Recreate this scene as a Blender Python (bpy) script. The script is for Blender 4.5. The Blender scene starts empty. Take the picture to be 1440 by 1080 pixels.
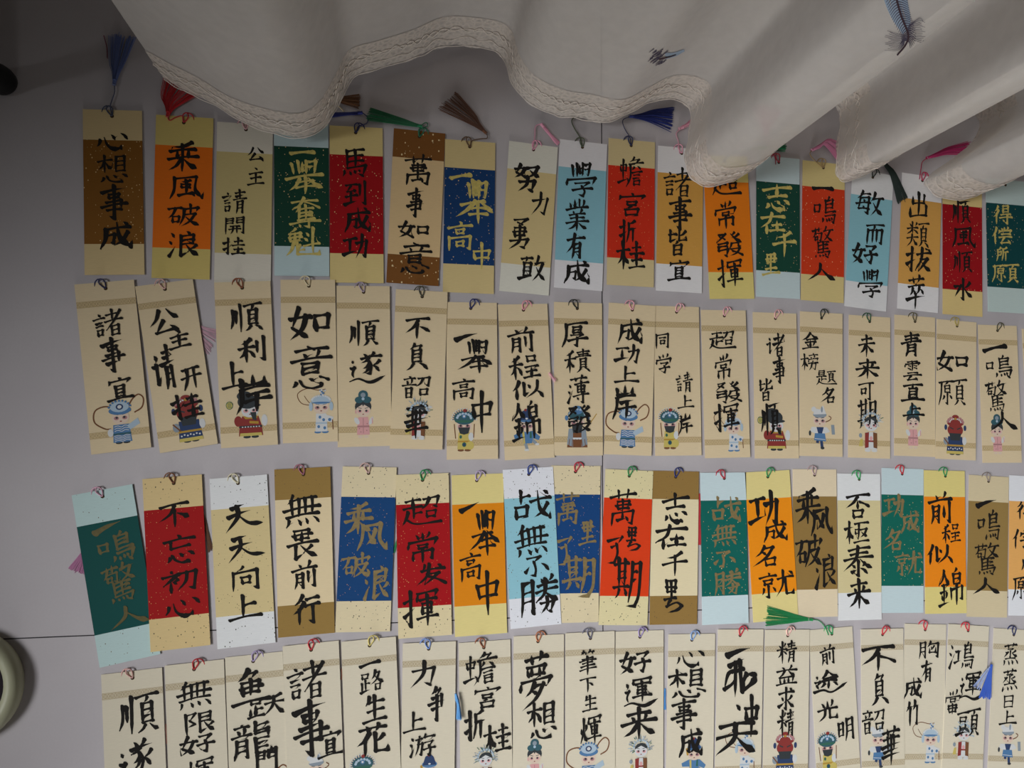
import bpy, bmesh, math, random
from mathutils import Vector, Matrix
from mathutils.bvhtree import BVHTree
S = bpy.context.scene
COL = S.collection
rng = random.Random(7)

# ------------------------------------------------------------------ camera, light, exposure
R3 = Matrix([[0.9870172, -0.0093194, -0.1603437], [0.0, 0.9983152, -0.0580234], [0.1606143, 0.0572701, 0.9853543]])          # camera to world
FPX = 947.120                 # focal length in pixels of a 1440 x 1080 frame
CAMH = 0.75
cam = bpy.data.cameras.new('camera'); camo = bpy.data.objects.new('camera', cam); COL.objects.link(camo)
cam.sensor_width = 36; cam.lens = FPX / 1440 * 36; cam.clip_start = .01
camo.matrix_world = Matrix.Translation((0, 0, CAMH)) @ R3.to_4x4()
S.camera = camo
W = bpy.data.worlds.new('world'); S.world = W; W.use_nodes = True
W.node_tree.nodes['Background'].inputs[0].default_value = (1, .93, .85, 1)
W.node_tree.nodes['Background'].inputs[1].default_value = .035
def area(name, loc, target, size, power, color, spread=180):
    l = bpy.data.lights.new(name, 'AREA'); l.energy = power; l.size = size; l.color = color; l.spread = math.radians(spread)
    o = bpy.data.objects.new(name, l); COL.objects.link(o); o.location = loc
    o.rotation_euler = (Vector(target) - Vector(loc)).to_track_quat('-Z', 'Y').to_euler()
area('assumed_floor_key', (-.78, -.592, 1.278), (.697, -.528, 0), 1.35, 6.0, (.97, .98, 1), 37.4)  # assumed lamp, no known window; placed and narrowed to fit the floor's brightness falloff
area('curtain_front_fill', (-.1, -1.9, .36), (.44, .3, .16), .5, 1.9, (1, .975, .945), 56)  # added low fill that lifts the curtain's front; no window stands there
area('curtain_back_fill', (.75, 1.0, .3), (.55, .3, .2), .5, .35, (1, .97, .93), 110)  # unseen lamp added to brighten the voile from behind
S.view_settings.view_transform = 'Standard'; S.view_settings.look = 'None'
S.view_settings.exposure = 0; S.view_settings.gamma = 1; S.view_settings.use_curve_mapping = False

# ------------------------------------------------------------------ helpers
def lin(c): return c / 12.92 if c <= .04045 else ((c + .055) / 1.055) ** 2.4
def hexc(h): return tuple(lin(int(h[i:i + 2], 16) / 255) for i in (0, 2, 4)) + (1,)
def at(u, v, z=0.0):
    """the point of the room at height z that the photograph shows at pixel (u, v)"""
    d = R3 @ Vector(((u - 720) / FPX, (540 - v) / FPX, -1)); t = (CAMH - z) / -d.z
    return Vector((0, 0, CAMH)) + d * t
MATS = {}
def mat(name, color, rough=.7, spec=.3, metal=0, sheen=0):
    k = (name, color)
    if k in MATS: return MATS[k]
    m = bpy.data.materials.new(name); m.use_nodes = True; b = m.node_tree.nodes['Principled BSDF']
    b.inputs['Base Color'].default_value = hexc(color) if isinstance(color, str) else color
    b.inputs['Roughness'].default_value = rough; b.inputs['Specular IOR Level'].default_value = spec
    b.inputs['Metallic'].default_value = metal; b.inputs['Sheen Weight'].default_value = sheen
    MATS[k] = m
    return m
def node(nt, t, **kw):
    n = nt.nodes.new(t)
    for k, v in kw.items(): setattr(n, k, v)
    return n
def mixc(nt, fac, a, b):
    n = node(nt, 'ShaderNodeMix', data_type='RGBA')
    nt.links.new(fac, n.inputs[0])
    for s, v in ((6, a), (7, b)):
        if isinstance(v, tuple): n.inputs[s].default_value = v
        else: nt.links.new(v, n.inputs[s])
    return n.outputs[2]
def obj(name, verts, faces, mats, parent=None, fm=None, smooth=False):
    me = bpy.data.meshes.new(name); me.from_pydata([tuple(v) for v in verts], [], faces)
    for m in (mats if isinstance(mats, (list, tuple)) else [mats]): me.materials.append(m)
    if fm: me.polygons.foreach_set('material_index', fm)
    if smooth: me.polygons.foreach_set('use_smooth', [True] * len(me.polygons))
    me.update()
    o = bpy.data.objects.new(name, me); COL.objects.link(o)
    if parent: o.parent = parent
    return o
def empty(name, loc, rz=0):
    o = bpy.data.objects.new(name, None); COL.objects.link(o); o.location = loc; o.rotation_euler = (0, 0, rz)
    o.empty_display_size = .02
    return o
def tag(o, label=None, cat=None, group=None, kind=None):
    if label: o['label'] = label
    if cat: o['category'] = cat
    if group: o['group'] = group
    if kind: o['kind'] = kind
    return o
class MB:
    def __init__(s): s.v = []; s.f = []; s.m = []
    def poly(s, pts, mi=0, up=False):
        if up:
            ar = sum(p.x * q.y - q.x * p.y for p, q in zip(pts, pts[1:] + pts[:1]))
            if ar < 0: pts = pts[::-1]
        b = len(s.v); s.v += pts; s.f.append(tuple(range(b, b + len(pts)))); s.m.append(mi)
    def tube(s, pts, r, n=5, mi=0, closed=False, r2=None):
        pts = [Vector(q) for q in pts]; N = len(pts); b = len(s.v)
        for i, q in enumerate(pts):
            a = pts[(i - 1) % N] if closed or i > 0 else q; c = pts[(i + 1) % N] if closed or i < N - 1 else q
            t = (c - a).normalized() if (c - a).length > 1e-9 else Vector((1, 0, 0))
            u = t.cross(Vector((0, 0, 1)))
            u = u.normalized() if u.length > 1e-6 else Vector((1, 0, 0))
            w = u.cross(t)
            rr = r if r2 is None else r + (r2 - r) * i / (N - 1)
            for k in range(n):
                an = 2 * math.pi * k / n; s.v.append(q + (u * math.cos(an) + w * math.sin(an)) * rr)
        for i in range(N if closed else N - 1):
            for k in range(n):
                a = b + i * n + k; c = b + i * n + (k + 1) % n; j = (i + 1) % N
                s.f.append((a, c, b + j * n + (k + 1) % n, b + j * n + k)); s.m.append(mi)
        if not closed:
            s.f.append(tuple(b + k for k in range(n))); s.m.append(mi)
            s.f.append(tuple(b + (N - 1) * n + k for k in reversed(range(n)))); s.m.append(mi)
    def ball(s, c, r, mi=0, sc=(1, 1, 1)):
        b = len(s.v); n, k = 8, 5
        for i in range(1, k):
            th = math.pi * i / k
            for j in range(n):
                ph = 2 * math.pi * j / n
                s.v.append(Vector((c[0] + r * sc[0] * math.sin(th) * math.cos(ph), c[1] + r * sc[1] * math.sin(th) * math.sin(ph), c[2] + r * sc[2] * math.cos(th))))
        for i in range(k - 2):
            for j in range(n):
                s.f.append((b + i * n + j, b + i * n + n + j, b + i * n + n + (j + 1) % n, b + i * n + (j + 1) % n)); s.m.append(mi)
        s.f.append(tuple(b + j for j in range(n))); s.m.append(mi)
        s.f.append(tuple(b + (k - 2) * n + j for j in reversed(range(n)))); s.m.append(mi)
    def build(s, name, mats, parent=None, smooth=False): return obj(name, s.v, s.f, mats, parent, s.m, smooth)
def lathe(prof, n=48):
    v = []; f = []
    for r, z in prof:
        for k in range(n):
            a = 2 * math.pi * k / n; v.append((r * math.cos(a), r * math.sin(a), z))
    for i in range(len(prof) - 1):
        for k in range(n): f.append((i * n + k, i * n + (k + 1) % n, (i + 1) * n + (k + 1) % n, (i + 1) * n + k))
    return v, f
def spline(pts, n=8, closed=False):
    """Catmull-Rom through points of any dimension"""
    P = [Vector(q) for q in pts]; N = len(P); out = []
    for i in range(N if closed else N - 1):
        if closed: a, b, c, d = P[i - 1], P[i], P[(i + 1) % N], P[(i + 2) % N]
        else: b, c = P[i], P[i + 1]; a = P[i - 1] if i else b * 2 - c; d = P[i + 2] if i + 2 < N else c * 2 - b
        for k in range(n):
            t = k / n
            out.append(.5 * ((2 * b) + (c - a) * t + (2 * a - 5 * b + 4 * c - d) * t * t + (3 * b - a - 3 * c + d) * t ** 3))
    if not closed: out.append(P[-1])
    return out

# ------------------------------------------------------------------ the room
def floor_material():
    m = bpy.data.materials.new('grey_floor_tile'); m.use_nodes = True; nt = m.node_tree; b = nt.nodes['Principled BSDF']
    tc = node(nt, 'ShaderNodeTexCoord'); sx = node(nt, 'ShaderNodeSeparateXYZ'); nt.links.new(tc.outputs['Object'], sx.inputs[0])
    def line(out):
        a = node(nt, 'ShaderNodeMath', operation='PINGPONG'); a.inputs[1].default_value = .4; nt.links.new(out, a.inputs[0])
        c = node(nt, 'ShaderNodeMath', operation='LESS_THAN'); c.inputs[1].default_value = .0006; nt.links.new(a.outputs[0], c.inputs[0]); return c.outputs[0]
    mx = node(nt, 'ShaderNodeMath', operation='MAXIMUM'); nt.links.new(line(sx.outputs[0]), mx.inputs[0]); nt.links.new(line(sx.outputs[1]), mx.inputs[1])
    n1 = node(nt, 'ShaderNodeTexNoise'); n1.inputs['Scale'].default_value = 7; n1.inputs['Detail'].default_value = 6; nt.links.new(tc.outputs['Object'], n1.inputs['Vector'])
    n2 = node(nt, 'ShaderNodeTexNoise'); n2.inputs['Scale'].default_value = 420; n2.inputs['Detail'].default_value = 2; nt.links.new(tc.outputs['Object'], n2.inputs['Vector'])
    r1 = node(nt, 'ShaderNodeMapRange'); r1.inputs[1].default_value = .35; r1.inputs[2].default_value = .7; nt.links.new(n1.outputs[0], r1.inputs[0])
    c1 = mixc(nt, r1.outputs[0], hexc('BFB9BC'), hexc('C7C2C4'))
    r2 = node(nt, 'ShaderNodeMapRange'); r2.inputs[1].default_value = .3; r2.inputs[2].default_value = .8; r2.inputs[4].default_value = .25; nt.links.new(n2.outputs[0], r2.inputs[0])
    c2 = mixc(nt, r2.outputs[0], c1, hexc('B6B1B4'))
    c3 = mixc(nt, mx.outputs[0], c2, hexc('2E2A2E'))
    nt.links.new(c3, b.inputs['Base Color']); b.inputs['Roughness'].default_value = .55; b.inputs['Specular IOR Level'].default_value = .25
    return m
fl = obj('floor', [(-2.5, -2.5, 0), (2.5, -2.5, 0), (2.5, 2.5, 0), (-2.5, 2.5, 0)], [(0, 1, 2, 3)], floor_material())
fl.location = (.2264, -.2159, 0); fl.rotation_euler = (0, 0, math.radians(-.3)); tag(fl, kind='structure')
wl = MB()
def box(mb, x0, y0, z0, x1, y1, z1, mi=0):
    v = [(x, y, z) for z in (z0, z1) for y in (y0, y1) for x in (x0, x1)]; b = len(mb.v); mb.v += [Vector(q) for q in v]
    for q in ((0, 2, 3, 1), (4, 5, 7, 6), (0, 1, 5, 4), (2, 6, 7, 3), (0, 4, 6, 2), (1, 3, 7, 5)): mb.f.append(tuple(b + k for k in q)); mb.m.append(mi)
box(wl, -2.2, 1.05, 0, 2.2, 1.2, 2.5)
tag(wl.build('wall_back', mat('wall_paint', 'B8B2AC')), kind='structure')

SIZES = [0.05746, 0.17508, 0.05705, 0.17553]            # width and length of the two kinds of bookmark

# ------------------------------------------------------------------ brush lettering
GL = {}
for ln in """一 05589542
口 10121888 121388108086 18808278
日 15081598 150885068295 18508048 16928290
目 18051898 180582038098 20348032 20628060 18908290
月 220620600598 2208850584926882 24347832 24607858
木 05339527 50025298 47361078 55389580
禾 75051522 03429536 48164898 46460878 54469478
言 42045814 05289522 24447640 24587655 口:22708099
讠 30105024 0542483642888568
氵 30056020 10354048 18957555
扌 05309022 550256953082 05689048
亻 80031052 52385298
彳 75052030 85250560 50455098
子 151280084838 4838606552953085 03589550
女 450215628595 753055680598 02369530
力 1035852870954882 500245500598
又 1015821055620595 22359592
攵 40051040 22329526 723050700898 28459896
馬 22052468 24088205 26287825 26488046 52085268 2268906280986290 12780894 30783691 46765287 62756884
鳥 50003812 28122860 281474117242 30287026 30427240 28589055 2870906680986490 14800896 32803892 48785489 62766886
鳴 口:00253060 鳥:32009999
艹 05559545 28103590 72056088
土 20458040 50055090 03929888
王 12189012 20508044 50155090 03929886
主 42025816 王:00229999
火 15382562 82326555 500348500898 50529596
宀 48005625 10350585 104594328085
頁 05109505 50104025 目:18258280 38800899 60809599
立 45025818 15289024 30403872 70386075 03889882
音 立:05009548 日:24527699
辶 06161026 0446164208621278 0090248458989980n
雨 22088004 08220550 102594208248 50065090 26403848 26663876 62387646 62627872
金 50020242 50049842 30427839 22608056 50425090 28663882 74646280 06959690
青 20148510 25278023 50005040 05429536 月:22468099
軍 06100230 061296088826 14309028 日:18387868 02809876 50205099
者 10208016 44004440 02449838 920852440476 日:26588299
足 口:10068836 50365088 54568654 14521490 02969886
門 08050698 080842053834 10213919 10353833 58045834 5805930291957886 60199017 60349032
A 08201490 28043288 42084270 44365634 42705668 56065688 661290068490 66468244
B 22000450 16264624 32284050 70005250 64269824 80288850
心 18450872 27323666548474827666 46225642 74189242
想 木:05004860 目:52049260 心:08609999
事 06159410 口:24217638 224678437672 03599855 24717670 500050963286
成 18308824 203018650598 2052464842803274 5002606290969572 84424290 70048216
乘 78031616 10309026 33243354 67226752 04569851 50115098 46580692 54589892
風 150814600298 15107805766094969972 60203424 口:30346454 48224880 26846876 62687286
破 02204216 24180262 口:12503886 502248603696 502494188836 70027046 5248864468784298 54569898
浪 氵:00003098 60007012 421884148250 44348232 44508048 421842946680 92567268 58529996
公 38060555 60049645 484522847878 68629092
請 言:00053890 青:42009999
開 門:00009999 28547252 22727870 42543098 60546096
挂 扌:00003899 土:42009850 土:40489999
舉 A:10008844 02529846 38540886 60529884 30667462 26808076 52525299
奪 10149010 48001236 50129636 36262246 32383272 34387636 54265472 34507248 34607258 30728070 04829878 647464974890 32863892
魁 30001808 口:10124848 29122946 12304628 24480292 3448368898929878 445838765474 58166626 54346244 54629855 80028086
到 04105208 281210404634 36264442 06605456 28422890 00945482 66146662 900290967486
功 04224818 26222672 00825268 力:46029999
萬 04169612 32003426 68006426 口:22288056 50285058 24427640 14641298 1464906084976890 50565082 32846480 60746886
如 女:00025299 口:56269880
意 立:08009834 日:28367662 心:04649899
高 46005812 04209416 口:30267044 10541098 1056925288967490 口:32666888
中 口:08249264 50005099
努 女:05005248 又:48049850 力:18469099
勇 240678034820 38145620 口:20267664 48264864 22447442 力:04589699
敢 10134609 28092224 目:10265080 02884878 攵:48009999
學 A:16008444 08450464 085096468866 子:22549099
業 38003826 58005824 16082024 80047024 04309426 30343642 70326242 16488246 22608058 04749870 50505099 46761094 56749694
有 06229616 460034440274 月:30368499
蟾 口:04223448 19061978 00843874 30684086 60004414 560880066422 42249620 462446662899 60325042 72308642 52529048 58628260 58728270 口:56788698
宮 宀:04009634 口:30327054 48543662 口:22647898
折 扌:00004299 88065214 521452564096 54429638 78427899
桂 木:00004699 土:48029648 土:46449998
諸 言:00064094 者:40009999
皆 10224420 160416464636 88105626 5802584492449430 50483856 日:26587699
宜 宀:06009634 目:28347488 04969892
超 10144610 28002838 04405034 28402874 30564854 145010720094 087236929992 5410920686407634 70104846 口:58508878
常 50005022 28063620 72046020 08280448 083094268448 口:30387054 20622088 2064826080867082 50545099
發 141240080642 18203428 70065816 86126026 56089648 124844444258 14604258 12601274467040972890 60485068 6048824684629462 又:50669899
揮 扌:00003699 軍:38009999
志 06209614 50005044 22468242 心:06509699
在 06249618 460034440274 26502699 土:38369494
千 76041622 02489842 50165099
里 口:20048052 22288026 50115092 20728068 02959890
驚 04124808 18021818 34003216 18160634 1622462042463240 口:14303044 攵:46009850 馬:14469099
人 460240500298 48309896
敏 24020630 18145010 16261070 1628482442883082 00505046 26323042 24582868 10704670 攵:50009999
而 06109606 48104028 14301298 1432902886967288 40324090 62306288
好 女:00025099 子:48029998
出 22122244 22447842 78107646 50025092 10561094 10949090 90528897
類 12082018 44063616 04284824 26022648 24300448 28304846 04645060 265022760298 28664894 頁:50029999
拔 扌:00003899 42289622 640258503696 584886464898 60589898 78069012
萃 艹:10009024 50225030 12349030 34362058 36424856 70345656 72409056 04709864 50545099
順 102210600284 20282068 32043299 頁:42009999
水 500050963486 083440300682 86205644 54449890
得 彳:00003299 日:44028640 40509048 34689864 745274976090 48765886
偿 亻:00003099 64006416 48065416 82047416 38223438 382496208838 48429040 36609856 626046928888 78749096
所 40061018 121812600296 143442324056 14564054 88065814 581458564896 58409836 80408099
願 04144810 101410600096 32122420 日:18244452 325432922486 20641476 40624874 頁:50029999
请 讠:00043490 青:36009999
开 10129008 03489842 341232521098 68106899
利 禾:00025899 68206866 920292967686
上 44004492 46428038 02949890
岸 50005026 181218288424 84088228 14389432 183816700098 34529048 26709866 60526099
遂 辶:00049999 40004814 68005612 34188812 54163230 5226624456704468 54363850 56463666 84286440 62408060
不 06149408 521236440270 50305099 58449868
負 40002018 380870065622 目:22227874 38760499 62769899
韶 音:00005099 5614941090468040 72145050 口:58589292
華 艹:06009422 12329028 04509846 34243462 66226660 14648660 08769672 50225099
前 28043818 72006018 02289822 月:10385099 66406680 903490977688
程 禾:00004299 口:54049032 王:46429896
似 亻:00003099 401640805666 50245840 820876564498 78609896
錦 金:00004499 70006010 日:54129044 50545084 5056945292868282 72447299
厚 12109606 161014600099 日:36188046 345480525866 586658974490 24749870
積 禾:00004099 50109406 54208818 44329828 72007232 目:54388882 62824899 78829898
薄 艹:12009220 氵:00242698 36309826 日:42368862 66226666 30729868 746274986092 46785286
同 14081298 1410880686957287 32307028 口:34446874
学 20063020 46005016 78046620 10280648 103094268850 子:24408899
诸 讠:00043490 者:36009999
榜 木:00004299 68007408 48149610 58206028 80187626 46344448 463698329448 68447050 44609856 6262886082967292 64604699
題 日:10004634 04424840 28422876 30584858 16580496 127440929994 頁:52049482
名 46021244 4214781050540286 34284840 口:40568698
未 24188014 03429838 50005099 46441080 54449680
来 18188214 28263840 72246240 02489842 50005099 46500688 54509888
可 04109806 口:16305666 781078965886
期 02185014 14021466 38003866 16343834 16483848 00685266 16740694 36704686 月:54069899
雲 雨:06009454 26627860 04769872 447624967492 66828098
直 12149010 50005028 目:26267686 02969892
忘 46005412 06209216 262026447840 心:06529699
初 24023010 042646200466 26482699 30524060 44423250 5018961290927484 701666564296
天 14169010 04489842 501246560298 52509898
向 46003014 14221298 1424902088967488 口:34427076
無 28001024 20169012 02449840 08669462 22162466 42144266 60126064 80107862 14740896 38744690 58726688 80709690
畏 口:20048042 50105042 22248022 06549850 305430965482 80625874 46569899
行 40021228 44260460 26482699 54189414 48409836 764076965886
风 180816600298 18107605746094969972 60243078 36306278
发 30062034 20349428 460436560296 365078462898 40589898 72068416
战 26002642 28204816 口:06444690 50389830 6802746296969974 92485888 82069218
勝 月:00044099 56046014 88007812 48249620 42409836 680864464266 68429868 力:50589299
就 26003008 02184814 口:10264048 265026941688 14600680 38584674 52309826 700266564698 7630768896909872 86069616
否 08109606 501034340252 50245056 60329450 口:26627699
極 木:00003899 42149810 60145884 口:42366060 又:62349876 38949890
泰 20108806 24248020 04409836 500042400276 54409876 504850974090 30603868 30844476 72566466 56727890
限 100640042034 203438521662 10061099 521088068646 52288426 52468644 521052927480 94567668 66489896
運 辶:00049999 軍:24007882
輝 火:00083692 軍:38009999
鱼 44001828 381066085226 口:20288072 50285072 22507848 02929888
跃 足:00024299 90025212 46409836 701066544296 70429896
龍 立:02004840 月:06444499 600260289224 62149010 583492329050 6050609097929776 66628860 66768874 62509048
各 40001040 3612720846440066 34269862 口:30627899
路 足:00024299 各:42009999
生 30021430 26249020 22568852 52005294 02959890
花 艹:06009426 40280264 26502699 86405858 5832589096929774
争 44001418 361070065224 223080267862 02469842 22627860 502650973488
游 氵:00042496 38024010 26204816 3442504046883884 382034602294 62005018 58149610 子:54289998
夢 艹:16008418 口:16228442 38223840 60226040 08480466 085094468262 46522078 4260745850821099 36685276
筆 B:10008826 203480327852 04429840 22527850 14649060 06789874 50245099
下 03109806 48104899 54348254
飛 08146408664490569438 78166026 84264036 40261048 303028702299 08527048728496969876 46204699
冲 06142028 02802056 中:30009999
精 08142028 40103024 00384834 26002699 24420670 28424860 青:44009999
益 26043818 74006018 02269822 40261058 58269256 16602092 166084588092 40604092 60586090 00969892
求 08249420 500050963686 20403254 08824066 82405858 54509892 70048014
途 06161026 0446164208621278 0090228448988862p 36002028 38006632 26325030 22445842 38323776 28541870 48526068
光 50005038 20083430 78046634 02449840 384432760298 6042608896909870
明 日:02163876 月:44029899
胸 月:00023899 58024034 5218961492948086 58326450 76305650 52385268 52688466 84348270
竹 24020436 16244820 32243299 66005236 62229818 822282966886
鴻 氵:00042696 28344832 38343870 24744868 鳥:48009999
當 50005018 28043418 74006418 08260446 082894249044 口:30347050 口:20588098 50585098 22767874
頭 06184814 口:12284452 14602076 40583476 02924884 頁:50029999
蒸 艹:10009020 342666245234 503450644258 224036381062 82365844 58449464 20707868 14780898 36784496 58766694 80749894
天~ 18184905 10476528 331434480298 364562709672n
不~ 121268064030446240901886 02722048 70369666
可~ 042098067028 28406234 6030686052920694p
期~ 02124808 14001854 36003852 16263824 16403838 00605054 18620680 34604474 640662485288 64109207887074964496p 66267824 66427840
里~ 口:14006846 18246224 41074266 12606054 386020806470907870902898p
飛~ 20206402 38103999p 42301840068030644038p 52065450588690629640704262626684 28346026
舉~ A:28008646 14587448 524830700286 584475589872 40667862 36808276 58526099""".split('\n'):
    a = ln.split(); GL[a[0]] = a[1:]
def strokes(ch, box=(0, 0, 99, 99)):
    x0, y0, x1, y1 = box; out = []
    for s in GL[ch]:
        if ':' in s:
            c, b = s.split(':'); q = [int(b[i:i + 2]) for i in (0, 2, 4, 6)]
            sub = (x0 + (x1 - x0) * q[0] / 99, y0 + (y1 - y0) * q[1] / 99, x0 + (x1 - x0) * q[2] / 99, y0 + (y1 - y0) * q[3] / 99)
            out += strokes(c, sub)
        else:
            fl = s[-1] if s[-1].isalpha() else ''; s = s.rstrip('np')
            n = [int(s[i:i + 2]) for i in range(0, len(s), 2)]
            out.append([fl] + [(x0 + (x1 - x0) * n[i] / 99, y0 + (y1 - y0) * n[i + 1] / 99) for i in range(0, len(n), 2)])
    return out
def ell(c, a, b, rot, n=12):
    ca, sa = math.cos(rot), math.sin(rot)
    return [(c[0] + a * math.cos(t) * ca - b * math.sin(t) * sa, c[1] + a * math.cos(t) * sa + b * math.sin(t) * ca) for t in (2 * math.pi * k / n for k in range(n))]
def brush(pts, w, flag=''):
    """one brush stroke (y up) as flat polygons: swelling, thinning, pressed corners, tapered hooks"""
    P = [Vector((q[0], q[1])) for q in pts]
    if len(P) == 2:
        d = P[1] - P[0]; n = Vector((-d.y, d.x))
        if d.x > 0 and abs(d.y) < .45 * d.x: k = .035
        elif d.x < 0 and abs(d.x) > .22 * abs(d.y): k = .10
        elif d.x > .25 * abs(d.y) and d.y < 0: k = -.07 if d.length > 3.2 * w else .1
        else: k = rng.uniform(-.02, .03)
        P.insert(1, P[0].lerp(P[1], .5) + n * k)
    segs = [P[i + 1] - P[i] for i in range(len(P) - 1)]
    total = sum(s.length for s in segs)
    if total < 1e-7: return []
    corner = [0]
    for i in range(1, len(P) - 1):
        if segs[i - 1].length and segs[i].length and abs(segs[i - 1].angle_signed(segs[i], 0)) > math.radians(58): corner.append(i)
    corner.append(len(P) - 1)
    line = []; keys = []; acc = 0; spans = []
    for a, b in zip(corner, corner[1:]):
        q = spline(P[a:b + 1], 7) if b - a > 1 else [P[a].lerp(P[b], t / 6) for t in range(7)]
        ln = sum((q[i + 1] - q[i]).length for i in range(len(q) - 1)); spans.append((acc, acc + ln, P[b] - P[a], len(line))); acc += ln
        line.append(q)
    polys = []
    nsp = len(spans)
    for i, q in enumerate(line):
        s0, s1, d, _ = spans[i]; L = s1 - s0; first = i == 0; last = i == nsp - 1
        dx, dy = d.x, d.y; short = L < 3.2 * w
        hook = last and nsp > 1 and L < .42 * spans[i - 1][1] - .42 * spans[i - 1][0] + 1.2 * w
        up = dy > abs(dx) * .25
        if hook or (last and nsp > 1 and up): kf = [(0, 1.0), (.4, .75), (1, .06)]
        elif up and dx > 0 and first: kf = [(0, 1.15), (.4, .8), (1, .08)]
        elif dx > 0 and abs(dy) < .42 * dx: kf = [(0, .85), (.2, .62), (.55, .52), (.85, .8), (1, 1.05)]                  # across
        elif dx < 0 and abs(dx) > .22 * abs(dy): kf = [(0, 1.1 if first else .95), (.3, 1.0), (.7, .6), (1, .05)]       # falling left
        elif dx > .25 * abs(dy) and not short: kf = [(0, .3 if first else .75), (.4, .75), (.76, 1.5), (.88, .95), (1, .06)]    # falling right
        elif short and first and last: kf = [(0, .2), (.35, .75), (.75, 1.12), (1, .7)]                                    # dot
        else: kf = [(0, 1.12), (.3, .82), (.7, .8), (1, .3 if last else .95)]                                            # down
        if flag == 'n': kf = [(0, .35), (.35, .65), (.72, 1.15), (.86, .85), (1, .05)]
        elif flag == 'p' and last: kf = kf[:-1] + [(1, .06)]
        def wid(t):
            for (a, x), (b, y) in zip(kf, kf[1:]):
                if t <= b:
                    u = (t - a) / (b - a); u = u * u * (3 - 2 * u); return x + (y - x) * u
            return kf[-1][1]
        nn = len(q); le = []; ri = []; run = 0
        for k in range(nn):
            t = q[min(k + 1, nn - 1)] - q[max(k - 1, 0)]
            t = t.normalized() if t.length > 1e-9 else Vector((1, 0))
            if k: run += (q[k] - q[k - 1]).length
            hw = .5 * w * wid(min(1, run / max(L, 1e-9))) * rng.uniform(.94, 1.06); nrm = Vector((-t.y, t.x))
            le.append(q[k] + nrm * hw); ri.append(q[k] - nrm * hw)
        for k in range(nn - 1): polys.append([le[k], ri[k], ri[k + 1], le[k + 1]])
        ws, we = w * kf[0][1], w * kf[-1][1]
        if ws > .5 * w: polys.append([Vector(e) for e in ell(q[0], .62 * ws, .40 * ws, math.radians(-48))])
        if we > .5 * w: polys.append([Vector(e) for e in ell(q[-1], .60 * we, .44 * we, math.radians(-42))])
    return polys
def lettering(parent, chars, z, m, scale=1.0):
    mb = MB(); a = chars.split(); s = 1e-3; zc = [0]
    for i in range(0, len(a), 5):
        ch = a[i]; cx, cy, w, h = (float(t) * s for t in a[i + 1:i + 5])
        st = strokes(ch); fls = [k[0] for k in st]; st = [k[1:] for k in st]; xs = [q[0] for k in st for q in k]; ys = [q[1] for k in st for q in k]
        x0, x1, y0, y1 = min(xs), max(xs), min(ys), max(ys)
        n = len(st); size = math.sqrt(w * max(h, .5 * w))
        bw = .121 * size * (.012 / size) ** .12 * min(1.15, (9.5 / n) ** .45) * scale
        iw, ih = w - bw * .8, max(h - bw * .8, .12 * w)
        if ch == '一': bw = .22 * w * .9; iw = w - bw * .5; ih = max(h - bw * .7, .05 * w)
        J = lambda: rng.uniform(-.014, .014)
        if ch != '一':
            rise = 0 if len(ch) > 1 else .11; ys_ = [[q[1] - rise * q[0] for q in k] for k in st]; y0 = min(min(k) for k in ys_); y1 = max(max(k) for k in ys_)
        else: ys_ = [[q[1] for q in k] for k in st]
        prev = None
        for k, ky, flg in zip(st, ys_, fls):
            pts = [(cx + ((q[0] - x0) / max(x1 - x0, 1) - .5 + J()) * iw, cy - ((qy - y0) / max(y1 - y0, 1) - .5 + J()) * ih) for q, qy in zip(k, ky)]
            ln = math.dist(pts[0], pts[-1])
            for p in brush(pts, bw * rng.uniform(.86, 1.12) * (.9 if ln < .3 * size else 1.06), flg):
                zc[0] += 1.2e-6 if len(p) > 4 else 1.5e-7
                mb.poly([Vector((p_.x, p_.y, z + zc[0])) for p_ in p], 0, True)
            if prev and math.dist(prev, pts[0]) < .5 * size and rng.random() < .38:      # the brush trails towards the next stroke
                pa, pb = Vector(prev), Vector(pts[0]); d = pb - pa
                if d.length > bw * .6:
                    n = Vector((-d.y, d.x)).normalized(); e = pa + d * rng.uniform(.45, .95); m_ = pa.lerp(e, .5) + n * d.length * .06
                    zc[0] += 1.2e-6
                    mb.poly([Vector((q.x, q.y, z + zc[0])) for q in (pa + n * bw * .2, pa - n * bw * .2, m_ - n * bw * .09, e, m_ + n * bw * .09)], 0, True)
            prev = pts[-1]
            zc[0] += 1.2e-6
    lim = SIZES[0] / 2 - .0003; mb.v = [Vector((max(-lim, min(lim, q.x)), q.y, q.z)) for q in mb.v]      # ink stops at the paper's edge
    return mb.build('lettering', m, parent)
INK = mat('black_ink', '211F1D', .8, .12)
def gold_ink(name, c, rough):
    m = mat(name, c, rough, .3, .15)
    nt = m.node_tree; b = nt.nodes['Principled BSDF']; tc = node(nt, 'ShaderNodeTexCoord'); n = node(nt, 'ShaderNodeTexNoise'); n.inputs['Scale'].default_value = 260
    nt.links.new(tc.outputs['Object'], n.inputs['Vector'])
    r = node(nt, 'ShaderNodeMapRange'); r.inputs[1].default_value = .35; r.inputs[2].default_value = .65; nt.links.new(n.outputs[0], r.inputs[0])
    a = hexc(c); nt.links.new(mixc(nt, r.outputs[0], tuple(v * .8 for v in a[:3]) + (1,), a), b.inputs['Base Color'])
    return m
GOLD = gold_ink('gold_ink', 'DECB74', .5); BRONZE = gold_ink('bronze_ink', '97845A', .5); DULL = gold_ink('dull_bronze_ink', '62582F', .55)

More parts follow.
